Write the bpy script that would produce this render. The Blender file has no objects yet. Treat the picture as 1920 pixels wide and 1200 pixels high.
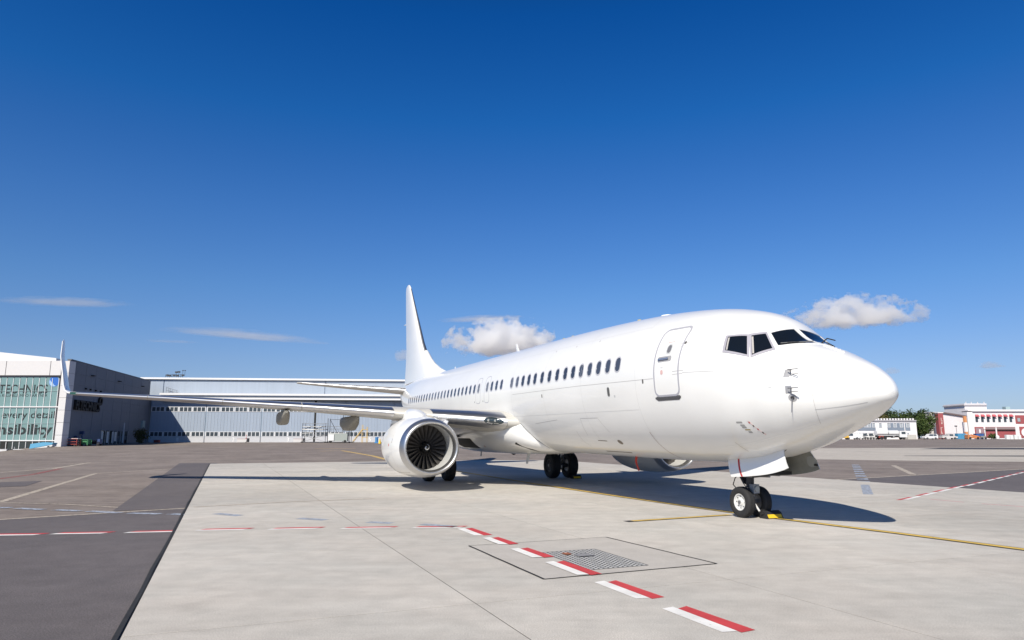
import bpy, bmesh, math, random
import numpy as np
from mathutils import Vector, Matrix
from mathutils.bvhtree import BVHTree
random.seed(7)
R = math.radians
PI = math.pi
scn = bpy.context.scene
col = scn.collection

# ------------------------------------------------------------------ camera
CAM_H, FPX, PITCH = 1.80, 1298.3, R(9.62)
cam = bpy.data.cameras.new('camera'); cam.sensor_width = 36; cam.lens = 36*FPX/1920
cam.clip_start = .1; cam.clip_end = 20000
camo = bpy.data.objects.new('camera', cam); col.objects.link(camo)
camo.location = (0, 0, CAM_H); camo.rotation_euler = (R(90)+PITCH, 0, 0)
scn.camera = camo
# ------------------------------------------------------------------ sky, sun, exposure
SUN_AZ, SUN_EL = R(203.8), R(40.6)          # clockwise from +Y
w = bpy.data.worlds.new('World'); scn.world = w; w.use_nodes = True
nt = w.node_tree; bg = nt.nodes['Background']
sky = nt.nodes.new('ShaderNodeTexSky'); sky.sky_type = 'NISHITA'; sky.sun_disc = False
sky.sun_elevation = SUN_EL; sky.sun_rotation = SUN_AZ
sky.air_density = 1.0; sky.dust_density = 0.6; sky.ozone_density = 1.0; sky.altitude = 200
# the photograph's deep, polarised blue: one tint by height above the horizon, the same all round; overhead stops dimmed and greyed to cut blue fill in shadows
tcw = nt.nodes.new('ShaderNodeTexCoord'); sxyz = nt.nodes.new('ShaderNodeSeparateXYZ'); nt.links.new(tcw.outputs['Generated'], sxyz.inputs[0])
rmp = nt.nodes.new('ShaderNodeValToRGB'); els = rmp.color_ramp.elements
TINT = [(0,(.47,.60,.95)),(.05,(.465,.572,.88)),(.103,(.45,.575,.86)),(.2,(.35,.592,.925)),(.3,(.246,.55,.97)),(.37,(.165,.51,.98)),(.43,(.085,.487,1.0)),(.55,(.03,.39,.94)),(.7,(.04,.22,.44)),(1,(.11,.16,.23))]
els[0].position, els[0].color = 0, (*TINT[0][1], 1); els[1].position, els[1].color = 1, (*TINT[-1][1], 1)
for p_, c_ in TINT[1:-1]: e = els.new(p_); e.color = (*c_, 1)
mulw = nt.nodes.new('ShaderNodeMix'); mulw.data_type = 'RGBA'; mulw.blend_type = 'MULTIPLY'; mulw.inputs[0].default_value = 1
nt.links.new(sxyz.outputs[2], rmp.inputs[0]); nt.links.new(sky.outputs[0], mulw.inputs[6]); nt.links.new(rmp.outputs[0], mulw.inputs[7])
nt.links.new(mulw.outputs[2], bg.inputs[0])
bg.inputs[1].default_value = 0.098
sd = bpy.data.lights.new('sun', 'SUN'); sd.energy = 5.0; sd.angle = R(.53); sd.color = (1, .93, .81)
so = bpy.data.objects.new('sun', sd); col.objects.link(so)
sv = Vector((math.sin(SUN_AZ)*math.cos(SUN_EL), math.cos(SUN_AZ)*math.cos(SUN_EL), math.sin(SUN_EL)))
so.rotation_euler = sv.to_track_quat('Z', 'Y').to_euler(); so.location = (-60, -60, 90)
scn.view_settings.view_transform = 'Standard'; scn.view_settings.look = 'None'
scn.view_settings.gamma = 1; scn.view_settings.use_curve_mapping = False
scn.view_settings.exposure = 0.28
scn.cycles.max_bounces = 24; scn.cycles.diffuse_bounces = 4; scn.cycles.glossy_bounces = 4; scn.cycles.volume_bounces = 24; scn.cycles.volume_step_rate = .3; scn.cycles.volume_max_steps = 256
scn.cycles.use_denoising = True

# ------------------------------------------------------------------ materials
MATS = {}
def mat(name, rgb, rough=.5, metal=0., coat=0., spec=.5, var=0., vscale=3., bump=0., bscale=40., streak=None, emis=None):
    if name in MATS: return MATS[name]
    m = bpy.data.materials.new(name); m.use_nodes = True; t = m.node_tree; b = t.nodes['Principled BSDF']
    b.inputs['Base Color'].default_value = (*rgb, 1); b.inputs['Roughness'].default_value = rough
    b.inputs['Metallic'].default_value = metal; b.inputs['Coat Weight'].default_value = coat
    b.inputs['Coat Roughness'].default_value = .06; b.inputs['Specular IOR Level'].default_value = spec
    if var or bump:
        tc = t.nodes.new('ShaderNodeTexCoord')
        mp = t.nodes.new('ShaderNodeMapping'); t.links.new(tc.outputs['Object'], mp.inputs[0])
        if streak: mp.inputs['Scale'].default_value = streak
    if var:
        n = t.nodes.new('ShaderNodeTexNoise'); n.inputs['Scale'].default_value = vscale; n.inputs['Detail'].default_value = 7
        n.inputs['Roughness'].default_value = .62
        t.links.new(mp.outputs[0], n.inputs['Vector'])
        r = t.nodes.new('ShaderNodeMapRange'); r.inputs[1].default_value = .3; r.inputs[2].default_value = .7
        r.inputs[3].default_value = 1-var; r.inputs[4].default_value = 1+var
        t.links.new(n.outputs[0], r.inputs[0])
        mx = t.nodes.new('ShaderNodeVectorMath'); mx.operation = 'SCALE'; mx.inputs[0].default_value = rgb
        t.links.new(r.outputs[0], mx.inputs['Scale']); t.links.new(mx.outputs[0], b.inputs['Base Color'])
    if bump:
        n2 = t.nodes.new('ShaderNodeTexNoise'); n2.inputs['Scale'].default_value = bscale; n2.inputs['Detail'].default_value = 4
        t.links.new(mp.outputs[0], n2.inputs['Vector'])
        bp = t.nodes.new('ShaderNodeBump'); bp.inputs['Strength'].default_value = bump; bp.inputs['Distance'].default_value = .02
        t.links.new(n2.outputs[0], bp.inputs['Height']); t.links.new(bp.outputs[0], b.inputs['Normal'])
    if emis:
        b.inputs['Emission Color'].default_value = (*emis, 1); b.inputs['Emission Strength'].default_value = 1
    MATS[name] = m; return m

def ground_mat(name, rgb, coarse=.12, mid=.1, fine=.16, tint=None, tint_amt=.5, perobj=0., streaks=0., rough=.85, spots=0.):
    """paving: large stains, mid mottling and fine aggregate, in world metres"""
    m = bpy.data.materials.new(name); m.use_nodes = True; t = m.node_tree; L = t.links.new
    b = t.nodes['Principled BSDF']; b.inputs['Roughness'].default_value = rough; b.inputs['Specular IOR Level'].default_value = .3
    g = t.nodes.new('ShaderNodeNewGeometry')
    def noise(scale, detail, lo, hi, vec=None, rough=.6):
        n = t.nodes.new('ShaderNodeTexNoise'); n.inputs['Scale'].default_value = scale; n.inputs['Detail'].default_value = detail
        n.inputs['Roughness'].default_value = rough
        L(vec or g.outputs['Position'], n.inputs['Vector'])
        r = t.nodes.new('ShaderNodeMapRange'); r.inputs[1].default_value = .32; r.inputs[2].default_value = .68
        r.inputs[3].default_value = lo; r.inputs[4].default_value = hi; r.clamp = True
        L(n.outputs[0], r.inputs[0]); return r.outputs[0]
    def mul(a, c):
        q = t.nodes.new('ShaderNodeMath'); q.operation = 'MULTIPLY'; L(a, q.inputs[0]); L(c, q.inputs[1]); return q.outputs[0]
    v = mul(noise(.22, 5, 1-coarse, 1+coarse), noise(2.2, 6, 1-mid, 1+mid))
    v = mul(v, noise(70, 3, 1-fine, 1+fine))
    if streaks:
        mp = t.nodes.new('ShaderNodeMapping'); mp.inputs['Rotation'].default_value = (0, 0, R(18)); mp.inputs['Scale'].default_value = (.35, 3.2, 1)
        L(g.outputs['Position'], mp.inputs[0]); v = mul(v, noise(1.0, 6, 1-streaks, 1+streaks*.6, mp.outputs[0], .7))
    if spots:
        for sc_,lo_,k_ in ((1.1,.60,1.),(6.,.66,.6)):
            n=t.nodes.new('ShaderNodeTexNoise'); n.inputs['Scale'].default_value=sc_; n.inputs['Detail'].default_value=6; n.inputs['Roughness'].default_value=.7; L(g.outputs['Position'],n.inputs['Vector'])
            r=t.nodes.new('ShaderNodeMapRange'); r.inputs[1].default_value=lo_; r.inputs[2].default_value=lo_+.12; r.inputs[3].default_value=1; r.inputs[4].default_value=1-spots*k_; L(n.outputs[0],r.inputs[0]); v=mul(v,r.outputs[0])
    if perobj:
        oi = t.nodes.new('ShaderNodeObjectInfo'); r = t.nodes.new('ShaderNodeMapRange')
        r.inputs[3].default_value = 1-perobj; r.inputs[4].default_value = 1+perobj; L(oi.outputs['Random'], r.inputs[0]); v = mul(v, r.outputs[0])
    mix = t.nodes.new('ShaderNodeMix'); mix.data_type = 'RGBA'
    mix.inputs[6].default_value = (*rgb, 1); mix.inputs[7].default_value = (*(tint or rgb), 1)
    L(noise(.45, 4, 0, tint_amt), mix.inputs[0])
    s = t.nodes.new('ShaderNodeVectorMath'); s.operation = 'SCALE'; L(mix.outputs[2], s.inputs[0]); L(v, s.inputs['Scale'])
    L(s.outputs[0], b.inputs['Base Color'])
    n2 = t.nodes.new('ShaderNodeTexNoise'); n2.inputs['Scale'].default_value = 120; n2.inputs['Detail'].default_value = 3; L(g.outputs['Position'], n2.inputs['Vector'])
    bp = t.nodes.new('ShaderNodeBump'); bp.inputs['Strength'].default_value = .35; bp.inputs['Distance'].default_value = .004
    L(n2.outputs[0], bp.inputs['Height']); L(bp.outputs[0], b.inputs['Normal'])
    MATS[name] = m; return m

def paint_mat(name, rgb, wear=.45):
    """road paint, worn through in specks"""
    m = bpy.data.materials.new(name); m.use_nodes = True; t = m.node_tree; L = t.links.new
    b = t.nodes['Principled BSDF']; b.inputs['Roughness'].default_value = .7
    g = t.nodes.new('ShaderNodeNewGeometry'); n = t.nodes.new('ShaderNodeTexNoise'); n.inputs['Scale'].default_value = 9; n.inputs['Detail'].default_value = 8; n.inputs['Roughness'].default_value = .75
    L(g.outputs['Position'], n.inputs['Vector'])
    r = t.nodes.new('ShaderNodeMapRange'); r.inputs[1].default_value = wear-.06; r.inputs[2].default_value = wear+.06; L(n.outputs[0], r.inputs[0])
    tr = t.nodes.new('ShaderNodeBsdfTransparent'); mx = t.nodes.new('ShaderNodeMixShader'); out = t.nodes['Material Output']
    n3 = t.nodes.new('ShaderNodeTexNoise'); n3.inputs['Scale'].default_value = 3; n3.inputs['Detail'].default_value = 5; L(g.outputs['Position'], n3.inputs['Vector'])
    r3 = t.nodes.new('ShaderNodeMapRange'); r3.inputs[1].default_value = .3; r3.inputs[2].default_value = .7; r3.inputs[3].default_value = .85; r3.inputs[4].default_value = 1.1; L(n3.outputs[0], r3.inputs[0])
    s = t.nodes.new('ShaderNodeVectorMath'); s.operation = 'SCALE'; s.inputs[0].default_value = rgb; L(r3.outputs[0], s.inputs['Scale']); L(s.outputs[0], b.inputs['Base Color'])
    L(r.outputs[0], mx.inputs[0]); L(tr.outputs[0], mx.inputs[1]); L(b.outputs[0], mx.inputs[2]); L(mx.outputs[0], out.inputs[0])
    MATS[name] = m; return m

WHITE = mat('aircraft_white_paint', (.76, .76, .745), .28, coat=.5, bump=.035, bscale=1.6, var=.025, vscale=1.2, streak=(.5, 1, 1))
GREYP = mat('light_grey_paint', (.50, .51, .51), .4)
LINE = mat('panel_gap', (.42, .41, .40), .6)
DLINE = mat('panel_gap_dark', (.10, .095, .09), .6)
OUTL = mat('door_outline_grey', (.36, .36, .40), .5)
CHROME = mat('polished_aluminium', (.66, .66, .67), .36, metal=1., var=.03, vscale=2)
LIPM = mat('inlet_lip_metal', (.58, .58, .58), .40, metal=1., var=.06, vscale=3)
DUCT = mat('inlet_duct_liner', (.42, .42, .41), .55)
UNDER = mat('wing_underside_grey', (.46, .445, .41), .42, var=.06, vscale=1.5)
BLADE = mat('fan_blade_metal', (.09, .083, .077), .36, metal=.5)
SPIN = mat('spinner_black', (.012, .012, .012), .35)
BLACK = mat('matt_black', (.008, .008, .008), .7)
RUB = mat('tyre_rubber', (.018, .018, .019), .75, var=.15, vscale=20)
RIMW = mat('wheel_rim_white', (.62, .62, .60), .4, var=.12, vscale=14)
RIMG = mat('wheel_rim_dark', (.10, .10, .105), .45)
STEEL = mat('gear_steel', (.22, .22, .23), .4, metal=.6)
DSTEEL = mat('dark_steel', (.05, .05, .055), .5, metal=.4)
GLASSD = mat('cockpit_glass', (.006, .009, .014), .05, spec=.7)
PANEB = mat('cabin_pane', (.055, .065, .09), .12, spec=.6)
PANEC = mat('cabin_pane_lighter', (.10,.11,.135), .12, spec=.6); PANED = mat('cabin_pane_darker', (.035,.042,.06), .12, spec=.6)
WFRAME = mat('window_surround', (.45, .45, .48), .45)
CFRAME = mat('cockpit_frame', (.34, .33, .37), .45)
REDP = mat('red_paint', (.45, .025, .025), .5)
YELP = mat('yellow_paint', (.75, .48, .02), .5)
GREEN_PRIMER = mat('inner_door_primer', (.20, .205, .185), .55, var=.12, vscale=6)

# ------------------------------------------------------------------ mesh helpers
def link(name, me, parent=None, loc=None, rot=None):
    o = bpy.data.objects.new(name, me); col.objects.link(o)
    if parent is not None: o.parent = parent
    if loc is not None: o.location = loc
    if rot is not None: o.rotation_euler = rot
    return o
def me_from(V, F, mats, mi=None, smooth=False, sharp=None, name='m'):
    me = bpy.data.meshes.new(name); me.from_pydata([tuple(map(float, v)) for v in V], [], [tuple(map(int, f)) for f in F]); 
    for m in (mats if isinstance(mats, (list, tuple)) else [mats]): me.materials.append(m)
    if mi is not None: me.polygons.foreach_set('material_index', list(mi))
    if smooth: me.polygons.foreach_set('use_smooth', [True]*len(me.polygons))
    me.update()
    if sharp: me.set_sharp_from_angle(angle=R(sharp))
    return me
class MB:
    """collects boxes, tubes, plates and lathed rings into one mesh"""
    def __init__(s): s.V=[]; s.F=[]; s.I=[]; s.M=[]
    def mi(s, m):
        if m not in s.M: s.M.append(m)
        return s.M.index(m)
    def add(s, V, F, m):
        o=len(s.V); s.V+= [tuple(v) for v in V]; i=s.mi(m)
        for f in F: s.F.append(tuple(o+k for k in f)); s.I.append(i)
        return s
    def box(s, x0,x1,y0,y1,z0,z1, m):
        V=[(x,y,z) for x in (x0,x1) for y in (y0,y1) for z in (z0,z1)]
        return s.add(V, [(0,1,3,2),(4,6,7,5),(0,4,5,1),(2,3,7,6),(0,2,6,4),(1,5,7,3)], m)
    def tube(s, a, b, r, m, r2=None, n=10, cap=True):
        a=Vector(a); b=Vector(b); d=(b-a).normalized(); u=d.orthogonal().normalized(); v=d.cross(u); r2=r if r2 is None else r2
        V=[a+(u*math.cos(2*PI*k/n)+v*math.sin(2*PI*k/n))*r for k in range(n)]+[b+(u*math.cos(2*PI*k/n)+v*math.sin(2*PI*k/n))*r2 for k in range(n)]
        F=[(k,(k+1)%n,n+(k+1)%n,n+k) for k in range(n)]
        if cap: F+= [tuple(reversed(range(n))), tuple(range(n,2*n))]
        return s.add(V,F,m)
    def lathe(s, prof, c, m, axis='x', n=40, sy=1., szu=1., szd=1.):
        """prof: (axial, radius[, material])"""
        V=[]; c=Vector(c)
        for p in prof:
            for k in range(n):
                a=2*PI*k/n; y=math.sin(a)*p[1]*sy; z=math.cos(a)*p[1]; z*= szu if z>0 else szd
                V.append(c+{'x':Vector((p[0],y,z)),'y':Vector((y,p[0],z)),'z':Vector((y,z,p[0]))}[axis])
        o=len(s.V); s.V+=[tuple(v) for v in V]
        for i in range(len(prof)-1):
            ii=s.mi(prof[i][2] if len(prof[i])>2 else m)
            for k in range(n):
                s.F.append((o+i*n+k,o+i*n+(k+1)%n,o+(i+1)*n+(k+1)%n,o+(i+1)*n+k)); s.I.append(ii)
        return s
    def prism(s, poly, y0, y1, m, ax='y'):
        n=len(poly); f={'y':lambda p,q:(p[0],q,p[1]),'x':lambda p,q:(q,p[0],p[1]),'z':lambda p,q:(p[0],p[1],q)}[ax]
        return s.add([f(p,y0) for p in poly]+[f(p,y1) for p in poly], [tuple(range(n)),tuple(reversed(range(n,2*n)))]+[(k,n+k,n+(k+1)%n,(k+1)%n) for k in range(n)], m)
    def mesh(s, smooth=False, sharp=None):
        me=me_from(s.V,s.F,s.M,s.I); bm=bmesh.new(); bm.from_mesh(me); bmesh.ops.recalc_face_normals(bm, faces=bm.faces); bm.to_mesh(me); bm.free()
        if smooth: me.polygons.foreach_set('use_smooth',[True]*len(me.polygons)); me.set_sharp_from_angle(angle=R(sharp or 40))
        return me
    def build(s, name, parent=None, smooth=False, sharp=None, loc=None, rot=None): return link(name, s.mesh(smooth,sharp), parent, loc, rot)
def empty(name, loc=(0,0,0), rot=(0,0,0)):
    o=bpy.data.objects.new(name, None); col.objects.link(o); o.location=loc; o.rotation_euler=rot; o.empty_display_size=.3; return o
def tag(o, label=None, cat=None, group=None, kind=None):
    if label: o['label']=label
    if cat: o['category']=cat
    if group: o['group']=group
    if kind: o['kind']=kind
    return o
def copy_tree(o, parent=None):
    c=o.copy(); col.objects.link(c); c.parent=parent
    for ch in list(o.children): copy_tree(ch, c)
    return c
def text_mesh(body, m, extrude=0., width=None, sub=None, height=None, offset=0.):
    cu=bpy.data.curves.new('t','FONT'); cu.body=body; cu.size=1; cu.extrude=extrude; cu.offset=offset; cu.resolution_u=3
    o=bpy.data.objects.new('t',cu); col.objects.link(o); dg=bpy.context.evaluated_depsgraph_get(); dg.update()
    me=bpy.data.meshes.new_from_object(o.evaluated_get(dg)); bpy.data.objects.remove(o)
    me.materials.clear(); me.materials.append(m)
    co=np.empty(len(me.vertices)*3); me.vertices.foreach_get('co',co); co=co.reshape(-1,3)
    return me, co
def put_text(name, body, m, parent, right, base, depth_y, width, height, extrude=.02, full=None, bold=0.):
    """text facing -Y whose right edge is at x=right and whose capitals stand height tall; width is that of body"""
    me,co=text_mesh(full or body, m, extrude, offset=bold)
    if full:
        _,c2=text_mesh(body, m); wid=np.ptp(c2[:,0])
    else: wid=np.ptp(co[:,0])
    _,ch=text_mesh('H', m); H=np.ptp(ch[:,1])
    sx=width/wid; sz=height/H; x=co[:,0]-co[:,0].max()
    new=np.c_[right+x*sx, np.full(len(x),depth_y)-co[:,2], base+co[:,1]*sz]
    me.vertices.foreach_set('co', new.ravel()); me.update()
    return link(name, me, parent)

# ------------------------------------------------------------------ survey: photograph pixel -> place
CP,SP=math.cos(PITCH),math.sin(PITCH)
def ray(u,v):
    a=(u-960)/FPX; b=-(v-600)/FPX; return Vector((a, CP-b*SP, SP+b*CP))
def gnd(u,v):
    r=ray(u,v); k=-CAM_H/r.z; return (r.x*k, r.y*k)
def atY(u,v,Y):
    r=ray(u,v); k=Y/r.y; return (r.x*k, CAM_H+r.z*k)
PX,PY,TH,AP=6.98,12.73,R(67.69),.0066
AV=(-math.cos(TH),math.sin(TH)); SV=(-math.sin(TH),-math.cos(TH))
def acw(x,y): return (PX+x*AV[0]+y*SV[0], PY+x*AV[1]+y*SV[1])       # aircraft plan axes (aft, starboard) -> world
def gz(x,y):
    z=0.
    if y>55: z=1.35*(1-math.exp(-(y-55)/90.))
    d=-x-.668*y
    if d>0 and y>55:
        k=min(1,(y-55)/30.); k=k*k*(3-2*k); z-= k*.105*min(d,16)
    return z

# ------------------------------------------------------------------ ground
APRON=ground_mat('weathered_asphalt',(.20,.166,.147),.16,.14,.2,(.24,.206,.184),.8,streaks=.2,spots=.15)
DASPH=ground_mat('newer_asphalt',(.118,.106,.109),.10,.10,.42,(.128,.112,.112),.5)
CONC=ground_mat('concrete',(.475,.455,.42),.11,.09,.20,(.465,.43,.39),.9,perobj=.05,streaks=.07,spots=.13)
CONC2=ground_mat('concrete_far',(.45,.415,.37),.08,.08,.07,(.42,.38,.34),.8,streaks=.1)
JOINT=mat('joint_filler',(.15,.14,.125),.9)
TAR=mat('tar_joint',(.02,.02,.02),.8,var=.3,vscale=8)
W_RED=paint_mat('red_road_paint',(.52,.045,.05),.33); W_WHITE=paint_mat('white_road_paint',(.76,.75,.73),.33)
W_YEL=paint_mat('yellow_road_paint',(.62,.42,.08),.36); W_BLK=paint_mat('black_road_paint',(.03,.03,.03),.38)
W_BLUE=paint_mat('faded_blue_paint',(.36,.40,.48),.45); W_OLD=paint_mat('old_cream_paint',(.46,.40,.33),.42)
W_REDOLD=paint_mat('old_red_paint',(.36,.11,.10),.48); W_YOLD=paint_mat('old_yellow_paint',(.58,.40,.14),.42)

xs=sorted(set(list(range(-60,61,10))+[-1500,-700,-400,-250,-170,-130,-110,-95,-90,-86,-81.2,-77,-73,-69,-65.2,-63,90,130,180,250,350,500,800,1500]))
ys=sorted(set(list(range(-40,56,8))+[-300,-120,55,60,64,68,72,76,80,84,88,90,95,100,110,120,130,140,155,175,200,230,265,310,380,500,700,1000,1600,3500]))
V=[(x,y,gz(x,y)-.024) for y in ys for x in xs]; nx=len(xs)
F=[(j*nx+i,j*nx+i+1,(j+1)*nx+i+1,(j+1)*nx+i) for j in range(len(ys)-1) for i in range(nx-1)]
apron=link('ground', me_from(V,F,APRON,smooth=True)); tag(apron,kind='structure')

def sheet(name, pts, z, m, parent=None, kind='structure'):
    o=link(name, me_from([(p[0],p[1],z) for p in pts],[tuple(range(len(pts)))],m), parent)
    bm=bmesh.new(); bm.from_mesh(o.data); bmesh.ops.recalc_face_normals(bm,faces=bm.faces)
    if bm.faces[:][0].normal.z<0: bmesh.ops.reverse_faces(bm,faces=bm.faces)
    bm.to_mesh(o.data); bm.free()
    if kind: o['kind']=kind
    return o
def strip_pts(pts, wd):
    L=[];Rr=[]
    for i,p in enumerate(pts):
        a=Vector(pts[max(0,i-1)]); b=Vector(pts[min(len(pts)-1,i+1)]); d=(b-a).normalized(); n=Vector((-d.y,d.x))*wd/2
        L.append((p[0]+n.x,p[1]+n.y)); Rr.append((p[0]-n.x,p[1]-n.y))
    return L,Rr
def stripe(name, pts, wd, z, m, parent=None, kind=None, terrain=False):
    """a painted or filled line laid along a polyline"""
    if terrain:
        q=[]
        for a,b in zip(pts,pts[1:]):
            n=max(1,int(math.hypot(b[0]-a[0],b[1]-a[1])/4))
            q+=[(a[0]+(b[0]-a[0])*k/n,a[1]+(b[1]-a[1])*k/n) for k in range(n)]
        pts=q+[pts[-1]]
    L,Rr=strip_pts(pts,wd); n=len(pts); zz=lambda p: z+(gz(*p)-.024 if terrain else 0)
    o=link(name, me_from([(*p,zz(p)) for p in L]+[(*p,zz(p)) for p in Rr],[(i,n+i,n+i+1,i+1) for i in range(n-1)],m), parent)
    if kind: o['kind']=kind
    return o

YE,YW=12.05,-13.35                      # concrete strip edges, aircraft axes
XA,XB=-7.0,44.1
dark=sheet('asphalt_strip',[acw(-9,40),acw(8.5,22),acw(10.05,15.81),acw(11.32,12.1),acw(-9,12.1)],-.016,DASPH)
dark2=sheet('asphalt_strip',[acw(11.25,12.1),acw(46,11.6),acw(46.5,14.1),acw(11.25,13.75)],-.016,DASPH)
dark3=sheet('asphalt_strip',[acw(-9,YW-.06),acw(14.2,YW-.06),acw(15.4,-19.5),acw(17.6,-31.8),acw(19.5,-45),acw(-9,-60)],-.016,DASPH)
conc=sheet('concrete_apron',[acw(XA,YE),acw(XB,YE-.3),acw(XB-1.5,YW),acw(XA,YW)],-.003,JOINT)
slab_y=[YE,8.61,5.17,1.73,-1.71,-5.15,-8.59,YW]; slab_x=[XA]+[-1.55+4.35*k for k in range(0,11)]+[XB]
J=.008
for i in range(len(slab_x)-1):
    for j in range(len(slab_y)-1):
        x0,x1=slab_x[i]+J,slab_x[i+1]-J; y1,y0=slab_y[j]-J,slab_y[j+1]+J
        q=[acw(x0,y0),acw(x1,y0),acw(x1,y1),acw(x0,y1)]; b=.002
        qi=[acw(x0+b,y0+b),acw(x1-b,y0+b),acw(x1-b,y1-b),acw(x0+b,y1-b)]
        V=[(*p,-.0045) for p in q]+[(*p,-.001) for p in q]+[(*p,0) for p in qi]
        F=[(8,9,10,11)]+[(k,(k+1)%4,4+(k+1)%4,4+k) for k in range(4)]+[(4+k,4+(k+1)%4,8+(k+1)%4,8+k) for k in range(4)]
        me=me_from(V,F,CONC); bm=bmesh.new(); bm.from_mesh(me); bmesh.ops.recalc_face_normals(bm,faces=bm.faces)
        if max(bm.faces,key=lambda f:f.calc_area()).normal.z<0: bmesh.ops.reverse_faces(bm,faces=bm.faces)
        bm.to_mesh(me); bm.free(); link('concrete_slab',me,conc)
stripe('tar_joint',[acw(XB,YE+.02)]+[acw(XB-1.5*k,YE+.035+random.uniform(-.012,.012)) for k in range(1,34)]+[acw(XA,YE+.035)],.05,.004,TAR,conc)
# service pit with its own frame and steel grate
pit=empty('service_pit',(*acw(.85,6.0),0)); tag(pit,'steel grate cover in a square concrete frame edged by black tar','pit cover')
pit.rotation_euler=(0,0,PI-TH); 
def pl(x,y): return (x-.85,y-6.0)
PADM=ground_mat('pit_concrete',(.45,.425,.395),.05,.06,.08,(.41,.38,.35),.6)
P4=[(2.34,7.37),(-.66,7.37),(-.6,4.6),(2.36,4.72)]
sheet('concrete_frame',[pl(*p) for p in P4],.004,PADM,pit,None)
for k in range(4):
    stripe('tar_edge',[pl(*P4[k])]+[tuple(np.array(pl(*P4[k]))+(np.array(pl(*P4[(k+1)%4]))-np.array(pl(*P4[k])))*t_+np.array([random.uniform(-.006,.006)]*2)) for t_ in np.linspace(.1,.9,9)]+[pl(*P4[(k+1)%4])],.034 if k in(0,2) else .022,.008,TAR,pit)
GX0,GX1,GY0,GY1=-.33,1.23,5.59,6.52
GRB=mat('grate_recess',(.70,.70,.69),.7); GRS=mat('grate_steel',(.11,.11,.115),.5,metal=.3)
mb=MB(); p0=pl(GX0,GY0); p1=pl(GX1,GY1)
mb.box(p0[0],p1[0],p0[1],p1[1],.0045,.006,GRB); mb.build('grate_bed',pit)
nb,ncb=20,12
bar=MB().box(-.010,.010,p0[1],p1[1],.0055,.010,GRS).mesh(); cbar=MB().box(p0[0],p1[0],-.011,.011,.0055,.009,GRS).mesh()
for k in range(nb+1): link('grate_bar',bar,pit,(p0[0]+(p1[0]-p0[0])*k/nb,0,0))
for k in range(ncb+1): link('grate_cross_bar',cbar,pit,(0,p0[1]+(p1[1]-p0[1])*k/ncb,0))
a=pl(.92,6.25); MB().box(a[0]-.07,a[0]+.07,a[1]-.05,a[1]+.05,.018,.026,mat('rusty_latch',(.28,.10,.05),.7)).build('latch',pit)
a=pl(.72,6.05); MB().box(a[0]-.09,a[0]+.09,a[1]-.13,a[1]+.13,.018,.024,mat('grey_plate',(.22,.22,.23),.5)).build('access_plate',pit)

def marking(name, quads, parent=conc, z=.004):
    V=[];F=[];I=[];M=[]
    for pts,m in quads:
        o=len(V); V+=[(*p,z) for p in pts]; F.append(tuple(range(o,o+len(pts)))); 
        if m not in M: M.append(m)
        I.append(M.index(m))
    me=me_from(V,F,M,I); bm=bmesh.new(); bm.from_mesh(me)
    for f in bm.faces:
        f.normal_update()
        if f.normal.z<0: f.normal_flip()
    bm.to_mesh(me); bm.free(); return link(name,me,parent)
# red and white dashes
for x0,x1 in ((4.55,3.45),(3.08,2.2),(1.75,.80),(.42,-.66),(-1.06,-2.09),(-2.54,-3.57),(-4.0,-5.1)):
    zz=.0125 if -.7<x1<2.4 else .004
    marking('lane_dash',[([acw(x0,6.55),acw(x1,6.52),acw(x1-.02,6.70),acw(x0-.06,6.70)],W_RED),([acw(x0+.03,6.702),acw(x1+.03,6.702),acw(x1+.06,6.86),acw(x0,6.86)],W_WHITE)],z=zz)
for (u0,v0),(u1,v1) in (((-50,1003.5),(62,1002)),((91,1000.5),(189,999)),((230,998),(323,996)),((363,995.5),(456,993.5)),((500,993.5),(592,991.5)),((635,992),(730,990.5)),((770,990.5),(862,989.5))):
    a=np.array(gnd(u0,v0)); b=np.array(gnd(u1,v1)); d=(b-a)/np.linalg.norm(b-a); n=np.array([-d[1],d[0]])
    on=u0>340
    marking('lane_dash',[([a,b,b+n*.13+d*.08,a+n*.13+d*.08],W_WHITE),([a+n*.132+d*.08,b+n*.132+d*.1,b+n*.27+d*.18,a+n*.27+d*.16],W_RED)],conc if on else dark, .004 if on else -.012)
A0=np.array(gnd(1703,937)); A1=np.array(gnd(1925,884.5)); n_=11
for k in range(n_+3):
    a=A0+(A1-A0)*k/n_; b=A0+(A1-A0)*(k+.74)/n_; d=(b-a)/np.linalg.norm(b-a); n=np.array([-d[1],d[0]])
    on=k<4
    marking('lane_dash',[([a,b,b+n*.13,a+n*.13],W_WHITE),([a+n*.132-d*.25,b+n*.132-d*.45,b+n*.23-d*.6,a+n*.23-d*.4],W_RED)],conc if on else dark3,.004 if on else -.012)
for q in (((1740,936.5),(1803,942)),((1838,945),(1916,950.5))):
    a=np.array(gnd(*q[0])); b=np.array(gnd(*q[1])); d=(b-a)/np.linalg.norm(b-a); n=np.array([-d[1],d[0]])
    marking('lane_dash',[([a,b,b+n*.06,a+n*.06],W_WHITE),([a+n*.062,b+n*.062,b+n*.12,a+n*.12],W_RED)])
# yellow lines edged in black
guide=[(40,-.25),(27,-.45),(16.4,-.12),(10,-.12),(6,-.2),(3.8,-.32),(2.2,-.5),(.74,-.68),(-1.46,-.86),(-6,-1.1)]
stripe('guide_line',[acw(*p) for p in guide],.29,.004,W_BLK,conc); stripe('guide_line',[acw(*p) for p in guide],.165,.008,W_YEL,conc)
s2=[acw(4.29,3.12),acw(4.5,.15)]
stripe('stop_line',s2,.24,.004,W_BLK,conc); stripe('stop_line',[acw(4.31,2.95),acw(4.5,.15)],.13,.008,W_YEL,conc)
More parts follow.
